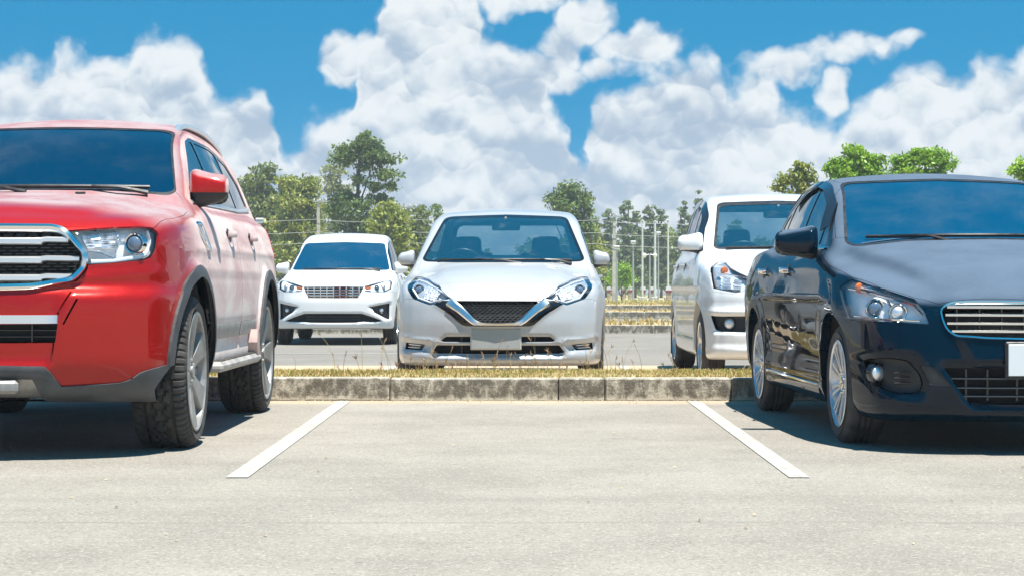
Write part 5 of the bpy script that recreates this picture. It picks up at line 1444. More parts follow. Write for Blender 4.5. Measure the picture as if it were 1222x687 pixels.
    projector(c, fo, (.752, .384), .040, n=(-.3, -.95, 0), ring=MT['gloss'], lens=MT['bowl'], rec=.034, name='fog_lamp')
    m = MB()
    for z in (.34, .365, .39): m.box((.665, float(sub_surf_y(f, .665, z)[0]) + .02, z), (.09, .025, .008), .002)
    c.pair('fog_slats', m, MT['gloss'], parent=fo)
    ins = c.cut(round_poly([(.604, .430), (.543, .424), (.46, .335), (.562, .337)], .012), FRONT, .05, hole=.008); c.put(ins, 'bumper_insert', MT['trim'], inset=.003, shrink=.0015, wall=.01)
    projector(c, hl, (.762, .702), .038, n=(.1, -1, .05), rec=.072); projector(c, hl, (.676, .682), .036, n=(.1, -1, .05), lens=MT['bowl'], rec=.06, name='main_beam')
    m = MB(); c.bar(m, [(.845, .795), (.80, .780), (.70, .745), (.62, .715), (.585, .67)], .010, -.022, .02, sym=False); c.bar(m, [(.845, .66), (.78, .648), (.70, .645), (.60, .640)], .010, -.015, .02, sym=False)
    c.bar(m, [(.735, .74), (.722, .69), (.705, .655)], .008, -.03, .02, sym=False); c.pair('lamp_bezel', m, MT['chrome'], parent=hl)
    m = MB(); y = float(sub_surf_y(f, .79, .806)[0]); m.lathe([(.0, -.02), (.022, -.015), (.028, .01)], 16, 'y', c=(.785, y + .06, .80)); c.pair('indicator', m, MT['amber'], parent=hl)
    facets(c, hl, [(.70, .775), (.80, .80), (.80, .82), (.70, .79)], .05, nx=6, nz=1, m=MT['bowl'])
    c.arches()
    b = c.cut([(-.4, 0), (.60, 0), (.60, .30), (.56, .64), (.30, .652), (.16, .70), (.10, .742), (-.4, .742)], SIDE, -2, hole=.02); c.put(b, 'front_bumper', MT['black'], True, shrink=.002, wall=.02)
    hd = round_poly([(0, .115, 0), (.44, .148), (.50, .150), (.60, .235), (.72, .435), (.812, .712), (.834, 1.20), (.815, 1.50), (.74, 1.58), (.62, 1.50), (.4, 1.385), (0, 1.33, 0)], .02)
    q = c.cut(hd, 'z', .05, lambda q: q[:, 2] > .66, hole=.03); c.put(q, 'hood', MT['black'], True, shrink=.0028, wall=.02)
    for nm, p in (('front_door', [(1.34, .285), (1.30, .70), (1.34, .96), (1.46, 1.02), (2.2, 1.41), (2.52, 1.45), (2.53, .285)]), ('rear_door', [(2.54, .285), (2.54, 1.45), (3.1, 1.44), (3.42, 1.36), (3.46, .95), (3.40, .75), (3.20, .55), (3.12, .285)])):
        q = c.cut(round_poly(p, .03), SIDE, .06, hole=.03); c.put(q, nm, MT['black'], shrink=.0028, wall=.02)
    for y0, y1 in ((2.28, 2.48), (3.14, 3.34)): c.handle(y0, y1, .905, MT['chrome'])
    m = MB(); c.band(m, [(1.3, .272), (3.1, .285)], .016, .010, .014, closed=False, view='side'); c.pair('sill_moulding', m, MT['chrome'])
    # number plate: a frame with a blank plate in it
    yp = float(sub_surf_y(f, 0, .46)[0]) - .012; m = MB(); m.box((0, yp, .457), (.455, .016, .178), .006); pf = m.build('number_plate_frame', MT['trim'], c.root)
    m = MB(); m.box((0, yp - .011, .459), (.43, .008, .150), .002); m.build('number_plate', MT['plate_white'], pf)
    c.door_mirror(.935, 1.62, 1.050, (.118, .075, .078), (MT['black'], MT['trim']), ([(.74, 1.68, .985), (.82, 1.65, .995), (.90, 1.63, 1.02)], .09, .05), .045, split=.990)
    wiper(c, .50, -.30, -.004); wiper(c, -.20, -.58, -.004)
    fin(c)
    for a in sp.ax:
        for sd_ in (1, -1): c.wheel(a, sd_, 'twenty', MT['rubber'])
    return c


# ------------------------------------------------------------------ the silver hatchback in the middle
def build_silver():
    sp = spec_silver(); S = Field2(-.05, 1.0, .05, 1.0, .006)
    S.poly([(-.1, .375), (.46, .375), (.41, .425), (-.1, .425)], .02, .025)
    S.poly([(-.1, .26), (.52, .26), (.48, .352), (-.1, .352)], .035, .025)
    S.poly([(.56, .30), (.78, .31), (.78, .385), (.53, .365)], .025, .022)
    S.poly([(.46, .362), (.80, .402), (.82, .425), (.46, .385)], -.012, .02)
    S.poly([(-.1, .19), (.47, .19), (.50, .262), (-.1, .262)], -.015, .03); S.poly([(.47, .19), (.9, .19), (.9, .295), (.52, .275)], -.022, .03)
    S.poly([(-.1, .50), (.25, .50), (.52, .68), (.42, .72), (-.1, .72)], -.014, .03)
    sp.front = S
    Tp = Field2(-.05, 1.05, -.1, 1.7, .012)
    Tp.poly([(-.1, .10), (.34, .10), (.50, .5), (.58, 1.3), (-.1, 1.3)], .026, .07); sp.top = Tp
    sp.side.poly([(.1, .64), (3.8, .74), (3.8, .86), (.1, .76)], .010, .07); sp.side.poly([(1.2, .32), (3.0, .32), (3.0, .55), (1.2, .5)], -.018, .07)
    c = Car('silver', 'silver hatchback facing us in the middle, dark wedge grille in a chrome band', sp, .024, MT['silver'])
    c.wz = 1.035; f = c.f
    out = round_poly([(0, 1.012, 0), (.40, 1.012), (.66, 1.022), (.694, 1.045), (.545, 1.418), (.49, 1.435), (0, 1.450, 0)], .03)
    w = c.cut(out, FRONT, .08, lambda q: (q[:, 1] > .9) & (q[:, 1] < 2.8) & (q[:, 2] > .95), hole=.012)
    inn = round_poly([(0, 1.034, 0), (.40, 1.034), (.64, 1.040), (.668, 1.055), (.528, 1.400), (.48, 1.414), (0, 1.428, 0)], .03)
    g = w.cut(inn, FRONT, -1); c.put(w, 'windscreen_surround', MT['gloss'], True, inset=.002); c.put(g, 'windscreen', MT['glass'], True, inset=.005)
    dlo = round_poly([(1.28, 1.00), (1.75, 1.28), (2.05, 1.395), (2.6, 1.44), (3.1, 1.43), (3.55, 1.34), (3.66, 1.13), (2.6, 1.02)], .04)
    d = c.cut(dlo, SIDE, .1, hole=.014)
    for nm, p in (('door_window', [(1.55, 1.03), (1.80, 1.255), (2.08, 1.375), (2.38, 1.405), (2.38, 1.03)]), ('door_window', [(2.46, 1.04), (2.46, 1.41), (2.65, 1.415), (3.08, 1.40), (3.22, 1.37), (3.26, 1.085)])):
        q = d.cut(round_poly(p, .02), SIDE, .05); c.put(q, nm, MT['glass'], inset=.006)
    c.put(d, 'window_surround', MT['gloss'], inset=.002)
    q = c.cut(round_poly([(-.60, 1.10), (.60, 1.10), (.52, 1.42), (-.52, 1.42)], .06), BACK, .1, lambda q: q[:, 1] > 3.2); c.put(q, 'rear_window', MT['glass'], True, inset=.006)
    q = c.cut([(3.8, .80), (4.3, .80), (4.3, 1.08), (3.85, 1.08)], SIDE, .12); c.put(q, 'tail_light', MT['red_lens'], inset=-.003, shrink=.002, wall=.02)
    DV = (-.42, .91)
    hp = [(.752, .80, .895), (.72, .72, .897), (.62, .52, .875), (.471, .321, .822), (.385, .14, .735), (.359, .098, .715), (.441, .106, .704), (.50, .112, .672), (.545, .12, .664), (.69, .24, .716), (.735, .37, .785), (.752, .55, .85)]
    q = c.cut(round_poly(uv(hp, DV), .012), DV, .05, hole=.012); hl = lamp_unit(c, q, MT['bowl'], .085)
    projector(c, hl, (.655, .785), .036, n=(.1, -1, .05), rec=.07); facets(c, hl, [(.50, .70), (.46, .775), (.57, .82), (.60, .72)], .05, nx=5, nz=4)
    m = MB(); c.bar(m, [(.40, .725), (.50, .795), (.62, .845), (.70, .865)], .010, -.02, .02, sym=False); c.bar(m, [(.46, .708), (.55, .685), (.66, .718), (.72, .79)], .014, -.02, .02, sym=False); c.pair('light_guide', m, MT['drl'], parent=hl)
    m = MB(); y = float(sub_surf_y(f, .52, .77)[0]); m.lathe([(0, -.012), (.020, -.01), (.026, .01)], 14, 'y', c=(.50, y + .055, .745)); c.pair('indicator', m, MT['amber'], parent=hl)
    # black field, mesh and chrome wedge
    bf = [(0, .700), (.34, .700), (.441, .703), (.515, .672), (.45, .630), (.38, .590), (.33, .545), (.288, .512), (.25, .500), (0, .497)]
    g = c.cut(half_to_full(bf), FRONT, .05, hole=.03); k = g.cut(round_poly(half_to_full([(0, .694), (.325, .693), (.178, .534), (0, .532)]), .02), FRONT, .0); g.hole(k, .04)
    c.put(g, 'grille_surround', MT['gloss'], True, inset=.006, wall=.02, shrink=.001); c.put(k, 'grille_backing', MT['under'], True, inset=.055, wall=-.05, shrink=.002)
    m = MB(); ro = 0; p6 = [(0, -.5), (.5, -.25), (.5, .25), (0, .5)]
    cw, chh = .040, .020
    for i, z in enumerate(np.arange(.540, .70, chh * .75)):
        for j in range(-10, 11):
            x = j * cw + (i % 2) * cw / 2
            if abs(x) > .325 - max(0, .693 - z) * .92 - .012: continue
            y = float(sub_surf_y(f, abs(x), z)[0]) + .018
            for (u0, v0), (u1, v1) in zip(p6[:-1], p6[1:]):
                m.tube([(x + u0 * cw * .94, y, z + v0 * chh), (x + u1 * cw * .94, y, z + v1 * chh)], .0022, 3, cap=False, smooth=False)
    m.build('grille_mesh', MT['grey'], c.root)
    m = MB(); P = [(.385, .688), (.30, .632), (.205, .545), (.175, .527), (.13, .520), (0, .518)]
    pth = dens(P, .02); x = np.array([q[0] for q in pth]); z = np.array([q[1] for q in pth])
    wv_ = np.interp(np.arange(len(x)), [0, len(x) * .55, len(x) * .68, len(x)], [.082, .050, .026, .020])
    Y = sub_surf_y(f, x, z); V = np.stack([x, Y, z], 1); N = unit(grad(f, V)); T = np.gradient(V, axis=0); U = unit(np.cross(N, T))
    full = np.array([[V[i] + N[i] * (.016 + b * .022) + U[i] * a * wv_[i] for a, b in [(-.5, -.8), (-.46, .1), (-.30, .5), (.30, .5), (.46, .1), (.5, -.8)]] for i in range(len(x))])
    m.grid(full); fm = full[::-1] * [-1, 1, 1]; m.grid(fm[:, ::-1][:, ::-1], flip=False); m.build('grille_wedge', MT['wedge'], c.root, sharp=25)
    up = [(0, .420), (.412, .418), (.452, .386), (.43, .377), (0, .374)]; lw = [(0, .350), (.485, .349), (.524, .292), (.48, .283), (0, .281)]
    for p in (up, lw):
        k = c.cut(round_poly(half_to_full(p), .008), FRONT, .02, hole=.06); c.put(k, 'intake_backing', MT['under'], True, inset=.06, wall=-.056, shrink=.003)
    m = MB()
    for sx in (-1, 1): m.box((sx * .29, float(sub_surf_y(f, .29, .397)[0]) + .04, .397), (.012, .03, .05)); m.box((sx * .29, float(sub_surf_y(f, .29, .315)[0]) + .04, .315), (.012, .03, .07))
    m.build('intake_rib', MT['grey'], c.root)
    dr = round_poly(uv([(.75, .27, .366), (.588, .115, .354), (.613, .14, .307), (.755, .28, .312)], DV), .008)
    k = c.cut(dr, DV, .02, hole=.03); db = c.put(k, 'fog_lamp_surround', MT['gloss'], inset=.025, wall=-.022, shrink=.002)
    m = MB(); c.bar(m, [(.625, .345), (.73, .352)], .010, -.008, .02, sym=False); c.bar(m, [(.635, .325), (.735, .328)], .008, -.008, .02, sym=False); c.pair('running_light', m, MT['drl'], parent=db)
    c.arches()
    b = c.cut([(-.4, 0), (.52, 0), (.52, .35), (.50, .62), (.30, .715), (.12, .70), (.05, .703), (-.4, .703)], SIDE, -2, hole=.02); c.put(b, 'front_bumper', MT['silver'], True, shrink=.002, wall=.02)
    hd = round_poly([(0, .235, 0), (.30, .255), (.47, .325), (.62, .53), (.715, .78), (.735, 1.0), (.70, 1.26), (.60, 1.26), (.40, 1.13), (0, 1.075, 0)], .02)
    q = c.cut(hd, 'z', .05, lambda q: q[:, 2] > .78, hole=.03); c.put(q, 'hood', MT['silver'], True, shrink=.002, wall=.02)
    for nm, p in (('front_door', [(1.22, .30), (1.20, .7), (1.24, .96), (1.42, 1.02), (2.1, 1.42), (2.41, 1.46), (2.42, .30)]), ('rear_door', [(2.43, .30), (2.43, 1.46), (3.1, 1.45), (3.32, 1.38), (3.30, .85), (3.05, .58), (2.98, .30)])):
        q = c.cut(round_poly(p, .03), SIDE, .06, hole=.03); c.put(q, nm, MT['silver'], shrink=.002, wall=.02)
    for y0, y1 in ((2.16, 2.34), (3.02, 3.2)): c.handle(y0, y1, .90, MT['silver'])
    yp = float(sub_surf_y(f, 0, .40)[0]) - .014; m = MB(); m.box((-.015, yp, .400), (.402, .012, .170), .008); pf = m.build('number_plate_frame', MT['plate_rim'], c.root)
    m = MB(); m.box((-.015, yp - .008, .400), (.388, .006, .156), .004); m.build('number_plate', MT['plate'], pf)
    c.door_mirror(.835, 1.42, 1.045, (.070, .07, .066), (MT['silver'], MT['trim']), ([(.735, 1.40, .92), (.765, 1.39, .955), (.80, 1.40, 1.0)], .06, .05), .035, split=1.0)
    c.interior(2.05, 1.02, 1.40, .46)
    wiper(c, .58, .08, -.008); wiper(c, .16, -.55, -.008)
    fin(c)
    for a in sp.ax:
        for sd_ in (1, -1): c.wheel(a, sd_, 'ten', MT['rubber'])
    return c

# ------------------------------------------------------------------ the white people carrier far left, in the next row
def build_white():
    sp = spec_white(); S = Field2(-.05, 1.0, .05, 1.0, .006)
    S.poly([(-.1, .325), (.36, .325), (.66, .335), (.40, .445), (-.1, .445)], .04, .03); S.poly([(.50, .53), (.80, .60), (.80, .37), (.72, .36), (.58, .46)], .035, .03)
    S.poly([(-.1, .655), (.34, .655), (.43, .82), (-.1, .82)], .015, .03); sp.front = S
    Tp = Field2(-.05, 1.05, -.1, 1.7, .012); Tp.poly([(-.1, .12), (.30, .12), (.50, .6), (.58, 1.3), (-.1, 1.3)], .02, .06); sp.top = Tp
    sp.side.poly([(.1, .68), (4.0, .80), (4.0, .92), (.1, .80)], .010, .07)
    c = Car('white', 'white people carrier with a chrome brick-pattern grille, parked beyond the lane', sp, .03, MT['white'])
    c.wz = 1.075; f = c.f
    out = round_poly([(0, 1.06, 0), (.45, 1.058), (.68, 1.058), (.712, 1.075), (.598, 1.455), (.55, 1.47), (0, 1.485, 0)], .03)
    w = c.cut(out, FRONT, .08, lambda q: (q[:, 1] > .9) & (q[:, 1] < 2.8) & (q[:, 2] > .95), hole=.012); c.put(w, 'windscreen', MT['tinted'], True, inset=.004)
    d = c.cut(round_poly([(1.30, 1.05), (1.80, 1.35), (2.1, 1.475), (2.7, 1.54), (3.3, 1.53), (3.85, 1.45), (4.02, 1.2), (2.6, 1.08)], .04), SIDE, .1, hole=.014)
    for nm, p in (('door_window', [(1.62, 1.09), (1.86, 1.34), (2.12, 1.455), (2.46, 1.50), (2.46, 1.09)]), ('door_window', [(2.53, 1.10), (2.53, 1.51), (3.2, 1.51), (3.28, 1.13)]), ('quarter_window', [(3.34, 1.15), (3.28, 1.50), (3.8, 1.42), (3.92, 1.22)])):
        q = d.cut(round_poly(p, .02), SIDE, .05); c.put(q, nm, MT['tinted_side'], inset=.006)
    c.put(d, 'window_surround', MT['gloss'], inset=.002)
    q = c.cut(round_poly([(-.6, 1.15), (.6, 1.15), (.52, 1.50), (-.52, 1.50)], .05), BACK, .1, lambda q: q[:, 1] > 3.4); c.put(q, 'rear_window', MT['tinted_side'], True, inset=.006)
    DV = (-.42, .91)
    hp = [(.780, .52, .905), (.74, .42, .908), (.60, .22, .875), (.433, .116, .828), (.430, .08, .752), (.56, .13, .738), (.71, .22, .744), (.778, .38, .79)]
    q = c.cut(round_poly(uv(hp, DV), .012), DV, .05, hole=.012); hl = lamp_unit(c, q, MT['bowl_bright'], .065)
    projector(c, hl, (.60, .805), .030, n=(.1, -1, .05), rec=.05); projector(c, hl, (.685, .815), .028, n=(.1, -1, .05), lens=MT['bowl'], rec=.06, name='main_beam')
    m = MB(); c.bar(m, [(.45, .792), (.53, .80)], .035, -.02, .02, sym=False); c.pair('indicator', m, MT['amber'], parent=hl)
    gp = [(0, .826), (.428, .824), (.40, .76), (.352, .668), (.30, .658), (0, .655)]
    g = c.cut(round_poly(half_to_full(gp), .015), FRONT, .05, hole=.05); c.put(g, 'grille_backing', MT['under'], True, inset=.05, wall=-.046, shrink=.003)
    for i, z in enumerate((.808, .770, .732, .694, .665)):
        xe = np.interp(z, [.655, .826], [.345, .425]); m = MB(); c.bar(m, [(0, z), (xe, z)], .020 if i < 4 else .012, .006, .02); m.build('grille_bar', MT['chrome'], c.root)
    m = MB()
    for x in np.arange(-.36, .37, .09): m.box((x, float(sub_surf_y(f, abs(x), .74)[0]) + .02, .742), (.014, .02, .15))
    m.build('grille_rib', MT['satin'], c.root)
    g = c.cut(round_poly(half_to_full([(0, .447), (.40, .445), (.55, .395), (.69, .338), (.60, .330), (.36, .328), (.33, .318), (0, .316)]), .012), FRONT, .02, hole=.05); c.put(g, 'intake_backing', MT['under'], True, inset=.045, wall=-.042, shrink=.003)
    m = MB(); c.bar(m, [(0, .40), (.38, .40)], .01, -.02, .02); c.bar(m, [(0, .36), (.38, .36)], .01, -.02, .02); m.build('intake_bar', MT['grey'], c.root)
    fg = round_poly(uv([(.775, .27, .588), (.70, .18, .575), (.486, .05, .532), (.55, .075, .515), (.575, .085, .46), (.73, .20, .375), (.775, .26, .36)], DV), .01)
    k = c.cut(fg, DV, .02, hole=.03); fo = c.put(k, 'fog_lamp_surround', MT['trim'], inset=.025, wall=-.022, shrink=.002)
    projector(c, fo, (.665, .490), .034, n=(.2, -1, 0), ring=MT['gloss'], lens=MT['bowl'], rec=.015, name='fog_lamp')
    c.arches()
    b = c.cut([(-.4, 0), (.54, 0), (.54, .35), (.50, .68), (.40, .745), (.12, .76), (.10, .826), (-.4, .826)], SIDE, -2, hole=.02); c.put(b, 'front_bumper', MT['white'], True, shrink=.003, wall=.02)
    q = c.cut(round_poly([(0, .12, 0), (.42, .135), (.60, .24), (.72, .43), (.755, .9), (.72, 1.24), (.60, 1.24), (.4, 1.14), (0, 1.10, 0)], .02), 'z', .05, lambda q: q[:, 2] > .78, hole=.03); c.put(q, 'hood', MT['white'], True, shrink=.003, wall=.02)
    for nm, p in (('front_door', [(1.24, .32), (1.22, .72), (1.26, 1.0), (1.44, 1.06), (2.1, 1.48), (2.49, 1.55), (2.50, .32)]), ('rear_door', [(2.51, .32), (2.51, 1.55), (3.2, 1.56), (3.36, 1.2), (3.36, .90), (3.16, .62), (3.10, .32)])):
        q = c.cut(round_poly(p, .03), SIDE, .06, hole=.03); c.put(q, nm, MT['white'], shrink=.003, wall=.02)
    for y0, y1 in ((2.24, 2.42), (3.08, 3.26)): c.handle(y0, y1, .96, MT['white'])
    c.door_mirror(.87, 1.46, 1.09, (.10, .075, .075), (MT['white'], MT['trim']), ([(.72, 1.52, 1.02), (.77, 1.49, 1.03), (.83, 1.47, 1.05)], .07, .05), .045)
    wiper(c, .58, .05, -.006); wiper(c, .10, -.55, -.006)
    m = MB(); m.tube([(0, 2.75, 1.62), (0, 2.79, 1.70)], [.006, .003], 5); m.box((0, 2.75, 1.632), (.05, .09, .02), .008); m.build('aerial', MT['trim'], c.root)
    fin(c)
    for a in sp.ax:
        for sd_ in (1, -1): c.wheel(a, sd_, 'ten', MT['rubber'])
    return c

# ------------------------------------------------------------------ the pearl white people carrier behind the dark saloon
def build_van():
    sp = spec_van(); S = Field2(-.05, 1.0, .05, 1.15, .006)
    S.poly([(-.1, .43), (.50, .43), (.76, .44), (.80, .58), (.50, .575), (-.1, .575)], .03, .025)
    S.poly([(-.1, .585), (.9, .585), (.9, .62), (-.1, .62)], -.018, .025); S.poly([(-.1, .20), (.9, .20), (.9, .32), (-.1, .30)], -.022, .03); S.poly([(-.1, .63), (.9, .63), (.9, .70), (-.1, .70)], .010, .03)
    sp.front = S
    Tp = Field2(-.05, 1.05, -.1, 1.7, .012); Tp.poly([(-.1, .12), (.36, .12), (.50, .6), (.56, 1.3), (-.1, 1.3)], .02, .06); sp.top = Tp
    sp.side.poly([(.1, .78), (3.8, .86), (3.8, .96), (.1, .88)], .010, .07); sp.side.poly([(1.15, .12), (3.0, .12), (3.0, .36), (1.15, .36)], .014, .03)
    c = Car('van', 'pearl white people carrier half hidden behind the dark saloon, smoked window visors', sp, .026, MT['van'])
    c.wz = 1.155; f = c.f
    out = round_poly([(0, 1.135, 0), (.40, 1.135), (.62, 1.138), (.655, 1.16), (.552, 1.565), (.50, 1.585), (0, 1.600, 0)], .03)
    w = c.cut(out, FRONT, .08, lambda q: (q[:, 1] > .9) & (q[:, 1] < 2.7) & (q[:, 2] > 1.05), hole=.012)
    inn = round_poly([(0, 1.155, 0), (.40, 1.155), (.60, 1.158), (.63, 1.172), (.532, 1.535), (.48, 1.552), (0, 1.565, 0)], .03)
    g = w.cut(inn, FRONT, -1); c.put(w, 'windscreen_surround', MT['trim'], True, inset=.002); c.put(g, 'windscreen', MT['glass'], True, inset=.005)
    d = c.cut(round_poly([(1.22, 1.12), (1.70, 1.42), (2.0, 1.55), (2.6, 1.60), (3.2, 1.59), (3.75, 1.52), (3.86, 1.25), (2.6, 1.13)], .04), SIDE, .1, hole=.014)
    for nm, p in (('door_window', [(1.50, 1.145), (1.76, 1.41), (2.02, 1.53), (2.34, 1.562), (2.34, 1.145)]), ('door_window', [(2.42, 1.15), (2.42, 1.568), (3.02, 1.562), (3.08, 1.18)]), ('quarter_window', [(3.15, 1.20), (3.10, 1.55), (3.65, 1.49), (3.76, 1.26)])):
        q = d.cut(round_poly(p, .02), SIDE, .05); c.put(q, nm, MT['glass'], inset=.006)
    c.put(d, 'window_surround', MT['gloss'], inset=.002)
    for pts in ([(1.44, 1.20), (1.56, 1.31), (1.72, 1.43), (1.9, 1.51), (2.05, 1.555), (2.34, 1.585)], [(2.42, 1.59), (2.7, 1.592), (3.05, 1.58)]):
        m = MB(); c.band(m, spline_poly(pts, False, 5), .07, .026, .012, closed=False, view='side', step=.04, sec=[(.5, -1.2), (-.1, -.6), (-.5, .2), (-.5, .5), (-.1, .0), (.5, -.7)]); c.pair('rain_visor', m, MT['visor'])
    q = c.cut(round_poly([(-.6, 1.18), (.6, 1.18), (.52, 1.58), (-.52, 1.58)], .05), BACK, .1, lambda q: q[:, 1] > 3.2); c.put(q, 'rear_window', MT['glass'], True, inset=.006)
    DV = (-.36, .93)
    hp = [(.735, .62, 1.02), (.71, .60, 1.03), (.66, .52, 1.018), (.456, .186, .888), (.50, .13, .770), (.58, .15, .760), (.672, .215, .778), (.752, .31, .798), (.745, .45, .90)]
    q = c.cut(round_poly(uv(hp, DV), .02), DV, .04, hole=.012); hl = lamp_unit(c, q, MT['bowl'], .085)
    facets(c, hl, [(.53, .785), (.52, .86), (.68, .895), (.69, .795)], .05, nx=9, nz=2); m = MB(); y = float(sub_surf_y(f, .64, .955)[0]); m.lathe([(0, -.02), (.028, -.015), (.034, .01)], 14, 'y', c=(.64, y + .06, .945)); c.pair('indicator', m, MT['amber'], parent=hl)
    m = MB(); c.bar(m, [(.48, .882), (.60, .905), (.73, .92)], .012, -.03, .02, sym=False); c.pair('lamp_bezel', m, MT['chrome'], parent=hl)
    gp = [(0, .90), (.40, .885), (.42, .80), (.38, .745), (0, .735)]
    g = c.cut(round_poly(half_to_full(gp), .02), FRONT, .05, hole=.04); c.put(g, 'grille_backing', MT['under'], True, inset=.04, wall=-.038, shrink=.003)
    for z in (.87, .83, .79, .755): m = MB(); c.bar(m, [(0, z), (.40, z)], .016, .004, .02); m.build('grille_bar', MT['chrome'], c.root)
    fg = round_poly(uv([(.782, .27, .572), (.70, .19, .566), (.48, .06, .57), (.46, .06, .435), (.70, .17, .440), (.745, .21, .455)], DV), .015)
    k = c.cut(fg, DV, .02, hole=.03); fo = c.put(k, 'fog_lamp_surround', MT['trim'], inset=.03, wall=-.028, shrink=.002)
    projector(c, fo, (.632, .505), .042, n=(.15, -1, 0), ring=MT['gloss'], lens=MT['drl'], rec=.012, name='fog_lamp')
    c.arches()
    b = c.cut([(-.4, 0), (.44, 0), (.44, .62), (.36, .70), (.30, .775), (.14, .75), (.12, .905), (-.4, .905)], SIDE, -2, hole=.02); c.put(b, 'front_bumper', MT['van'], True, shrink=.002, wall=.02)
    q = c.cut(round_poly([(0, .13, 0), (.40, .15), (.45, .20), (.55, .34), (.66, .53), (.705, .8), (.66, 1.20), (.55, 1.18), (.4, 1.10), (0, 1.04, 0)], .02), 'z', .05, lambda q: q[:, 2] > .86, hole=.03); c.put(q, 'hood', MT['van'], True, shrink=.0022, wall=.02)
    for nm, p in (('front_door', [(1.17, .36), (1.15, .75), (1.18, 1.06), (1.35, 1.13), (2.0, 1.57), (2.37, 1.62), (2.38, .36)]), ('rear_door', [(2.39, .36), (2.39, 1.62), (3.0, 1.62), (3.12, 1.5), (3.16, .90), (3.04, .62), (2.98, .36)])):
        q = c.cut(round_poly(p, .03), SIDE, .06, hole=.03); c.put(q, nm, MT['van'], shrink=.002, wall=.02)
    for y0, y1 in ((2.12, 2.30), (2.96, 3.14)): c.handle(y0, y1, 1.0, MT['van'])
    c.door_mirror(.845, 1.36, 1.195, (.112, .075, .080), (MT['van'], MT['trim']), ([(.68, 1.42, 1.11), (.76, 1.39, 1.115), (.82, 1.37, 1.14)], .08, .05), .05, split=1.135)
    c.interior(2.0, 1.10, 1.53, .46)
    wiper(c, .55, .02, -.01); wiper(c, .08, -.55, -.01)
    fin(c)
    for a in sp.ax:
        for sd_ in (1, -1): c.wheel(a, sd_, 'ten', MT['rubber'])
    m = MB()
    m.prism([(3.80, .14), (3.83, .14), (3.83, .36), (3.80, .36)], .55, .82, lambda u, v, h: (h, u, v)); c.pair('mud_flap', m, MT['trim'])
    return c
# ------------------------------------------------------------------ trees
def leaf_cloud(name, blobs, n, size, m, parent, seed, clump=.55, per=26, flat=.0, droop=0.0):
    """many small leaf faces gathered in clumps through the crown's lumps; blobs: (x, y, z, rx, ry, rz)"""
    rr = np.random.default_rng(seed); B = np.array(blobs, float)
    wgt = (B[:, 3] * B[:, 5]); wgt = wgt / wgt.sum(); nc = max(4, n // per)
    k = rr.choice(len(B), nc, p=wgt); d = rr.normal(size=(nc, 3)); d /= np.linalg.norm(d, axis=1, keepdims=True); r = rr.random(nc)**.38
    cc = B[k, :3] + d * r[:, None] * B[k, 3:]
    cs = clump * rr.uniform(.5, 1.25, nc)
    ci = np.repeat(np.arange(nc), per); N = len(ci)
    e = rr.normal(size=(N, 3)); e /= np.linalg.norm(e, axis=1, keepdims=True); e *= (rr.random(N)**.5)[:, None]; e[:, 2] *= .62
    p = cc[ci] + e * cs[ci][:, None]; p[:, 2] -= droop * np.abs(e[:, 0])
    s = size * rr.uniform(.55, 1.3, N)
    a = rr.normal(size=(N, 3)); a[:, 2] *= (1 - flat); a /= np.linalg.norm(a, axis=1, keepdims=True); b = rr.normal(size=(N, 3)); b = np.cross(a, b); b /= np.linalg.norm(b, axis=1, keepdims=True)
    V = np.stack([p - a * s[:, None], p + b * s[:, None] * .5, p + a * s[:, None], p - b * s[:, None] * .5], 1).reshape(-1, 3)
    F = (np.arange(N)[:, None] * 4 + np.arange(4)).tolist()
    me = bpy.data.meshes.new(name); me.from_pydata(V.tolist(), [], F); me.update()
    return mesh_obj(name, me, m, parent), cc
def limbs(name, root_h, cc, r0, m, parent, seed, top, n=9, lean=(0, 0)):
    rr = random.Random(seed); q = MB()
    tr = [(lean[0] * t * t + .05 * root_h * sin(2.2 * t + seed) * t, lean[1] * t, root_h * t) for t in np.linspace(0, 1, 7)]
    q.tube(tr, [r0 * (1.25 if i == 0 else 1 - .55 * i / 6) for i in range(7)], 8)
    ids = [rr.randrange(len(cc)) for _ in range(n)]
    for i in ids:
        e = cc[i]; j = max(2, min(6, int(6 * min(1, max(.4, (e[2] - .8) / root_h) * rr.uniform(.7, .95))))); a = np.array(tr[j]); mid = (a + e) / 2 + np.array((0, 0, -.10 * abs(e[0] - a[0])))
        q.tube([a, mid, e], [r0 * .36, r0 * .22, r0 * .07], 5, cap=False)
    return q.build(name, m, parent)
TREE_N = [0]
def tree(kind, label, px, d, top, blobs, n, leaf, size=.20, trunk=None, r0=.16, cat='tree', bark=None, clump=.55, base=346, flat=0., group=None, droop=0.0):
    """blobs in photo pixels relative to the picture: (x, y, rx, ry) at distance d"""
    TREE_N[0] += 1; seed = TREE_N[0] * 7 + 3; rr = random.Random(seed)
    x0 = (px - 611) / 2350 * d; s = d / 2350; e = thing(kind, label, cat, (x0, d, 0), 0, group)
    n = int(n * 1.9); size *= .62; B = []
    for (bx, by, rx_, ry_) in blobs:
        B.append(((bx - px) * s, rr.uniform(-.4, .4) * rx_ * s, .8 - (by - 343.5) * s, rx_ * s, rx_ * s * .9, ry_ * s))
    o, cc = leaf_cloud('crown', B, n, size, leaf, e, seed, clump, flat=flat, droop=droop)
    th = trunk if trunk else max(b[2] for b in B)
    limbs('trunk', th, cc, r0, bark or M_BARK, e, seed, 0, n=12)
    return e
G = 'trees beyond the car park'
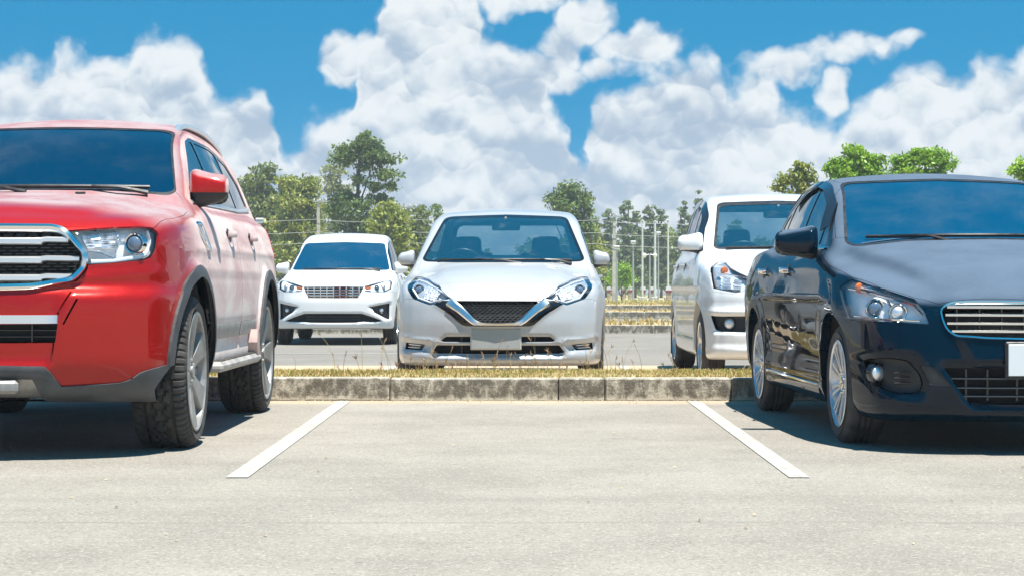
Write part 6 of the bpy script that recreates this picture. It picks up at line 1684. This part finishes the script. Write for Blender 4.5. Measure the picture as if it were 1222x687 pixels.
tree('broadleaf_tree', 'tall tree with a two-storey open crown behind the white people carrier', 432, 105, 160,
     [(432,178,26,14),(412,186,18,11),(452,182,18,12),(436,168,16,8),(466,192,11,8),(404,193,10,7),(440,197,16,7),(462,210,15,7),(430,216,14,7),(470,222,9,6),(448,224,10,6),(452,240,14,9),(412,238,18,12),(430,250,24,16),(404,256,14,12),(438,275,28,18),(415,282,24,18)],
     5600, LEAF['dark'], .19, trunk=7.6, r0=.17, bark=M_BARK_DARK, clump=.45, group=G)
tree('broadleaf_tree', 'dark olive tree with a domed crown just right of the red off-roader', 312, 122, 195,
     [(312,210,18,14),(298,226,20,16),(322,232,20,16),(306,252,26,18),(328,262,22,18),(300,282,28,20),(325,295,26,22),(308,318,30,18)], 5200, LEAF['olive'], .24, trunk=7, r0=.2, group=G)
tree('broadleaf_tree', 'yellow-green tree with two rounded heads between the domed and the tall tree', 356, 112, 206,
     [(347,222,13,12),(366,224,14,12),(350,244,20,14),(370,250,16,14),(345,268,20,16),(366,278,22,18),(350,302,24,20),(368,318,22,18)], 4800, LEAF['yellow'], .22, trunk=6, r0=.17, group=G)
tree('broadleaf_tree', 'pale thin-leaved tree showing behind the left side of the tall tree', 400, 150, 195, [(400,206,14,10),(392,220,12,11),(408,228,12,11),(398,246,15,12),(392,266,12,12)], 1500, LEAF['pale'], .24, trunk=8.5, r0=.12, clump=.5, group=G)
tree('broadleaf_tree', 'bushy yellowish tree at the right foot of the tall tree', 468, 98, 240, [(462,252,14,10),(474,262,14,12),(458,272,18,14),(476,284,14,14),(464,300,20,16),(470,322,20,16)], 3400, LEAF['yellow'], .19, trunk=4, r0=.13, group=G)
tree('broadleaf_tree', 'mid green tree left of the silver hatchback behind the concrete pole', 503, 118, 246, [(503,256,12,9),(496,270,14,12),(510,278,14,12),(500,298,16,16),(508,320,18,14)], 2400, LEAF['olive'], .22, trunk=5, r0=.13, group=G)
tree('broadleaf_tree', 'small green tree top showing just above the hatchback left roof edge', 523, 112, 243, [(521,248,6,4),(526,262,8,8),(522,285,10,14)], 700, LEAF['dark'], .18, trunk=4.6, r0=.09, clump=.35, group=G)
tree('broadleaf_tree', 'round dark green tree rising behind the hatchback right roof edge', 680, 112, 215, [(680,226,15,9),(664,236,13,9),(694,238,13,10),(678,244,20,11),(690,256,17,11),(668,252,12,8),(692,276,18,14),(680,296,20,14)], 3600, LEAF['dark'], .19, trunk=5.4, r0=.15, clump=.45, group=G)
tree('broadleaf_tree', 'yellow-green tree below the round dark tree beside the hatchback mirror', 703, 120, 268, [(702,278,13,10),(694,296,15,14),(712,302,13,14),(702,324,20,16)], 2200, LEAF['yellow'], .2, trunk=4, r0=.12, group=G)
tree('flowering_shrub', 'light green shrub dotted with white flowers right of the hatchback mirror', 742, 112, 312, [(742,322,12,9),(734,332,12,9),(749,334,10,9)], 1100, LEAF['bright'], .12, trunk=.8, r0=.05, cat='shrub', clump=.35)
CS = 'casuarina trees behind the flagpoles'
for px, top, w, lab in ((712, 262, 9, 'short wispy casuarina tree nearest the hatchback mirror'), (727, 252, 10, 'wispy casuarina tree left of the tall concrete pole'), (745, 236, 12, 'tallest pointed casuarina tree right of the concrete pole'),
                        (758, 252, 9, 'thin casuarina tree between the two pointed ones'), (775, 235, 12, 'pointed casuarina tree between the first two flagpoles'), (789, 248, 9, 'feathery casuarina tree left of the last flagpole'), (817, 238, 10, 'feathery casuarina tree beside the pearl people carrier roof'), (834, 230, 7, 'slim casuarina tree top just above the pearl people carrier')):
    b = []; y = top; k = 0
    while y < 338:
        f = (y - top) / (340 - top); r = 2 + w * (.30 + 1.25 * f); b += [(px - r * .55, y + 4 + (k % 2) * 2, r * .55, 2.2), (px + r * .55, y + 7 - (k % 2) * 2, r * .55, 2.2), (px, y + 3, r * .35, 5)]; y += 7; k += 1
    tree('casuarina_tree', lab, px, 158 + (px % 7), top, b, 1900, LEAF['pine'], .26, trunk=(343 - top) / 2350 * 158 + .4, r0=.10, clump=.30, flat=.0, group=CS)
BG = 'trees at the back of the field'
for px, top, w, leaf, lab in ((284, 232, 26, 'olive', 'grey-green tree half hidden by the red off-roader roof slope'), (335, 262, 30, 'dark', 'low dark tree in the gap left of the first concrete pole'), (386, 280, 26, 'olive', 'low olive tree behind the first concrete pole'), (488, 275, 26, 'olive', 'low tree behind the second concrete pole'),
                              (540, 290, 26, 'dark', 'dark tree mostly hidden by the hatchback'), (655, 285, 26, 'olive', 'olive tree mostly hidden behind the hatchback roof'), (724, 288, 22, 'yellow', 'yellowish tree behind the flowering shrub'), (752, 285, 24, 'pine', 'blue-green tree behind the first flagpole'), (780, 280, 24, 'olive', 'olive tree behind the second flagpole'), (806, 268, 24, 'yellow', 'light green tree beside the pearl people carrier mirror'), (835, 280, 26, 'olive', 'olive tree hidden behind the pearl people carrier')):
    b = []
    rr = random.Random(px)
    for k in range(9): b.append((px + rr.uniform(-.7, .7) * w, top + 10 + (k / 8) * (334 - top - 12), w * rr.uniform(.5, .75), 12))
    tree('broadleaf_tree', lab, px, 178 + rr.uniform(-8, 8), top, b, 1700, LEAF[leaf], .34, trunk=5, r0=.14, clump=.8, group=BG)
for px, d, bl, lab in ((951, 62, [(955,205,14,9),(944,214,13,9),(964,214,10,10),(936,222,12,6),(958,232,16,10)], 'airy green tree top between the pearl carrier and the dark saloon roofs'),
                       (1022, 58, [(1022,186,14,9),(1006,196,14,9),(1036,192,13,9),(996,206,8,7),(1020,206,24,10),(1044,206,14,10),(1020,230,24,16)], 'bright green tree with a dark heart above the dark saloon roof'),
                       (1098, 60, [(1090,188,18,8),(1112,188,18,8),(1074,196,15,9),(1128,196,11,8),(1100,202,34,9),(1100,226,32,16)], 'broad sunlit lime green tree above the middle of the dark saloon roof'),
                       (1226, 56, [(1224,194,9,4),(1216,203,10,4),(1232,204,16,8),(1228,226,20,16)], 'green tree tip at the right edge above the dark saloon')):
    rr = random.Random(px); b2 = []
    for (bx, by, bw, bh) in bl:
        for q in range(9): b2.append((bx + rr.uniform(-.95, .95) * bw, by + rr.uniform(-.9, .9) * bh, bw * rr.uniform(.2, .5), bh * rr.uniform(.25, .55)))
    tree('broadleaf_tree', lab, px, d, 0, b2, 3400 if px != 951 else 1500, LEAF['bright'] if px != 951 else LEAF['yellow'], .115, trunk=4.2, r0=.10, clump=.24, group='trees behind the dark saloon')
# the wood that closes the horizon reads as one mass
def wood():
    rr = random.Random(4); B = []
    for k in range(150):
        x = -95 + 190 * k / 149; h = rr.uniform(2.2, 5.0) + (1.2 if abs(x) > 22 else 0); y = 200 + rr.uniform(-7, 7); B.append((x, y, h * .55, 2.6, 2.2, h * .55))
        if k % 3 == 0: B.append((x, y + 3, h * .95, 1.8, 1.6, h * .35))
    o, _ = leaf_cloud('distant_wood', B, 22000, .42, LEAF['olive'], None, 77, .9); o['kind'] = 'stuff'
wood()

# ------------------------------------------------------------------ poles, lamps, wires, marker posts
M_CONC = mat('pole_concrete', (.42, .40, .37), .9, fn=noisy((.44, .42, .38), .2, 3)); M_WPOLE = mat('white_pole_paint', (.72, .73, .72), .5, fn=noisy((.55, .57, .58), .12, 4)); M_GALV = mat('galvanised_steel', (.45, .47, .48), .45, .6)
M_MAROON = mat('maroon_paint', (.22, .04, .06), .6); M_TANP = mat('tan_render', (.42, .34, .24), .9, fn=noisy((.42, .34, .24), .25, 5)); M_LILAC = mat('pale_capstone', (.50, .49, .52), .8); M_WIRE = mat('cable', (.30, .31, .32), .6)
D0 = 100; poles = []
for px, top, lab in ((150, 236, 'concrete power pole hidden behind the red off-roader'), (380, 238, 'concrete power pole rising behind the white people carrier roof'), (487, 245, 'concrete power pole left of the silver hatchback'), (733, 256, 'concrete power pole right of the silver hatchback with wires'), (1010, 250, 'concrete power pole hidden behind the dark saloon')):
    x, y, z = W(px, top, D0); m = MB(); r = .085; m.prism([(-r, -r), (r, -r), (r, r), (-r, r)], 0, z, lambda u, v, h, z=z: (u * (1.25 - .4 * h / z), v * (1.25 - .4 * h / z), h))
    e = thing('power_pole', lab, 'power pole', (x, D0, 0), 0, 'power poles along the field'); m.build('pole', M_CONC, e)
    m = MB(); m.box((.1, -.1, z - .12), (.75, .07, .07)); m.build('cross_arm', M_GALV, e); m = MB()
    for u in (-.2, .1, .4): m.lathe([(0, 0), (.035, .0), (.045, .05), (.03, .10), (0, .12)], 8, 'z', c=(u, -.1, z - .085))
    m.build('insulator', M_LILAC, e); poles.append((x, z))
for k, (yl, lab) in enumerate(((262, 'uppermost thin overhead wire strung between the power poles'), (277, 'middle overhead wire strung between the power poles'), (290, 'lowest overhead wire sagging between the power poles'))):
    m = MB(); pts = []
    for (xa, za), (xb, zb) in zip(poles[:-1], poles[1:]):
        for t in np.linspace(0, 1, 12, endpoint=False): pts.append((xa + (xb - xa) * t, D0 - .13, .8 - (yl - 343.5) / 2350 * D0 + (.15 if xa > 2 else 0) * -1 - .14 * sin(pi * t)))
    m.tube(pts, .011, 4); tag(m.build('overhead_wire', M_WIRE), lab, 'wire', 'overhead wires')
for px, top, d, lab in ((766.6, 264.5, 126, 'white flagpole nearest the power pole, behind the field'), (781.6, 265.5, 126, 'thickest white flagpole, in the middle of the three'), (797.2, 264, 126, 'white flagpole nearest the pearl people carrier')):
    x, y, z = W(px, top, d); e = thing('flagpole', lab, 'flagpole', (x, d, 0), 0, 'white flagpoles'); r = .075 if px != 781.6 else .095
    m = MB(); m.tube([(0, 0, 0), (0, 0, z * .5), (0, 0, z)], [r, r * .9, r * .75], 10); m.build('pole', M_WPOLE, e); m = MB(); m.lathe([(0, .0), (.09, .03), (.09, .08), (0, .12)], 10, 'z', c=(0, 0, z)); m.build('finial', M_WPOLE, e); m = MB(); m.box((0, 0, .12), (.5, .5, .24), .03); m.build('plinth', M_CONC, e)
for px, top, d, kind, lab in ((310, 264, 72, 'flat', 'lamp post with a flat head beside the red off-roader tail'), (755.6, 290, 104, 'flat', 'lamp post with a flat head in front of the casuarinas'), (736, 296, 96, 'flat', 'slim lamp post close behind the hatchback mirror'), (785.6, 279, 118, 'flat', 'lamp post with a flat head beside the middle flagpole'), (775.4, 303, 110, 'globe', 'short lamp post with two globes between flagpoles')):
    x, y, z = W(px, top, d); e = thing('lamp_post', lab, 'lamp post', (x, d, 0), 0, 'lamp posts in the field'); m = MB(); m.tube([(0, 0, 0), (0, 0, .5), (0, 0, z)], [.07, .05, .04], 8); m.build('post', M_GALV, e)
    if kind == 'flat':
        m = MB(); m.box((0, 0, z + .06), (.30, .30, .10), .03); m.build('lamp_head', M_WPOLE, e); m = MB(); m.box((0, 0, z - .03), (.26, .26, .06)); m.build('lamp_glass', MT['drl'], e)
    else:
        m = MB(); m.tube([(-.3, 0, z - .1), (0, 0, z - .02), (.3, 0, z - .1)], .025, 6); m.build('bracket', M_GALV, e)
        for u in (-.3, .3): m = MB(); m.lathe([(0, -.13), (.09, -.10), (.13, 0), (.09, .1), (0, .13)], 12, 'z', c=(u, 0, z - .08)); m.build('globe', MT['drl'], e)
for px, d, sc, lab in ((726.4, 132, 1, 'maroon-banded post nearest the hatchback mirror'), (732.2, 133, 1, 'second maroon-banded post from the hatchback'), (744, 131, 1, 'maroon-banded post under the flowering shrub'), (752, 131, 1, 'maroon-banded post just right of the flowering shrub'), (767.5, 128, 1.15, 'maroon-banded post at the foot of the left flagpole'), (778, 128, 1.15, 'maroon-banded post at the foot of the middle flagpole'), (798, 112, 1.2, 'largest maroon-banded post beside the pearl people carrier')):
    x = (px - 611) / 2350 * d; e = thing('marker_post', lab, 'post', (x, d, 0), 0, 'maroon-banded posts in the field'); w = .30 * sc
    m = MB(); m.box((0, 0, .27), (w * .8, w * .8, .54), .02); m.build('pillar', M_TANP, e); m = MB(); m.box((0, 0, .60 * 1), (w, w, .14), .02); m.build('band', M_MAROON, e); m = MB(); m.prism([(-w * .5, -w * .5), (w * .5, -w * .5), (w * .5, w * .5), (-w * .5, w * .5)], .67, .90, lambda u, v, h: (u * (1 if h < .7 else .82), v * (1 if h < .7 else .82), h)); m.build('cap', M_LILAC, e)
# ------------------------------------------------------------------ the air: far things pale out
def haze():
    q = MB(); q.box((0, 78, 6.2), (640, 296, 14.4)); m = bpy.data.materials.new('haze'); m.use_nodes = True; t = m.node_tree; t.nodes.clear()
    v = t.nodes.new('ShaderNodeVolumePrincipled'); v.inputs['Color'].default_value = (.86, .93, 1, 1); v.inputs['Density'].default_value = .0008; v.inputs['Anisotropy'].default_value = .0
    o = t.nodes.new('ShaderNodeOutputMaterial'); t.links.new(v.outputs[0], o.inputs['Volume'])
    b = q.build('haze', m); b['kind'] = 'stuff'
haze()
# ------------------------------------------------------------------ the five cars
build_red(); build_black(); build_silver(); build_white(); build_van()
print('script seconds', round(time.time() - T0, 1))
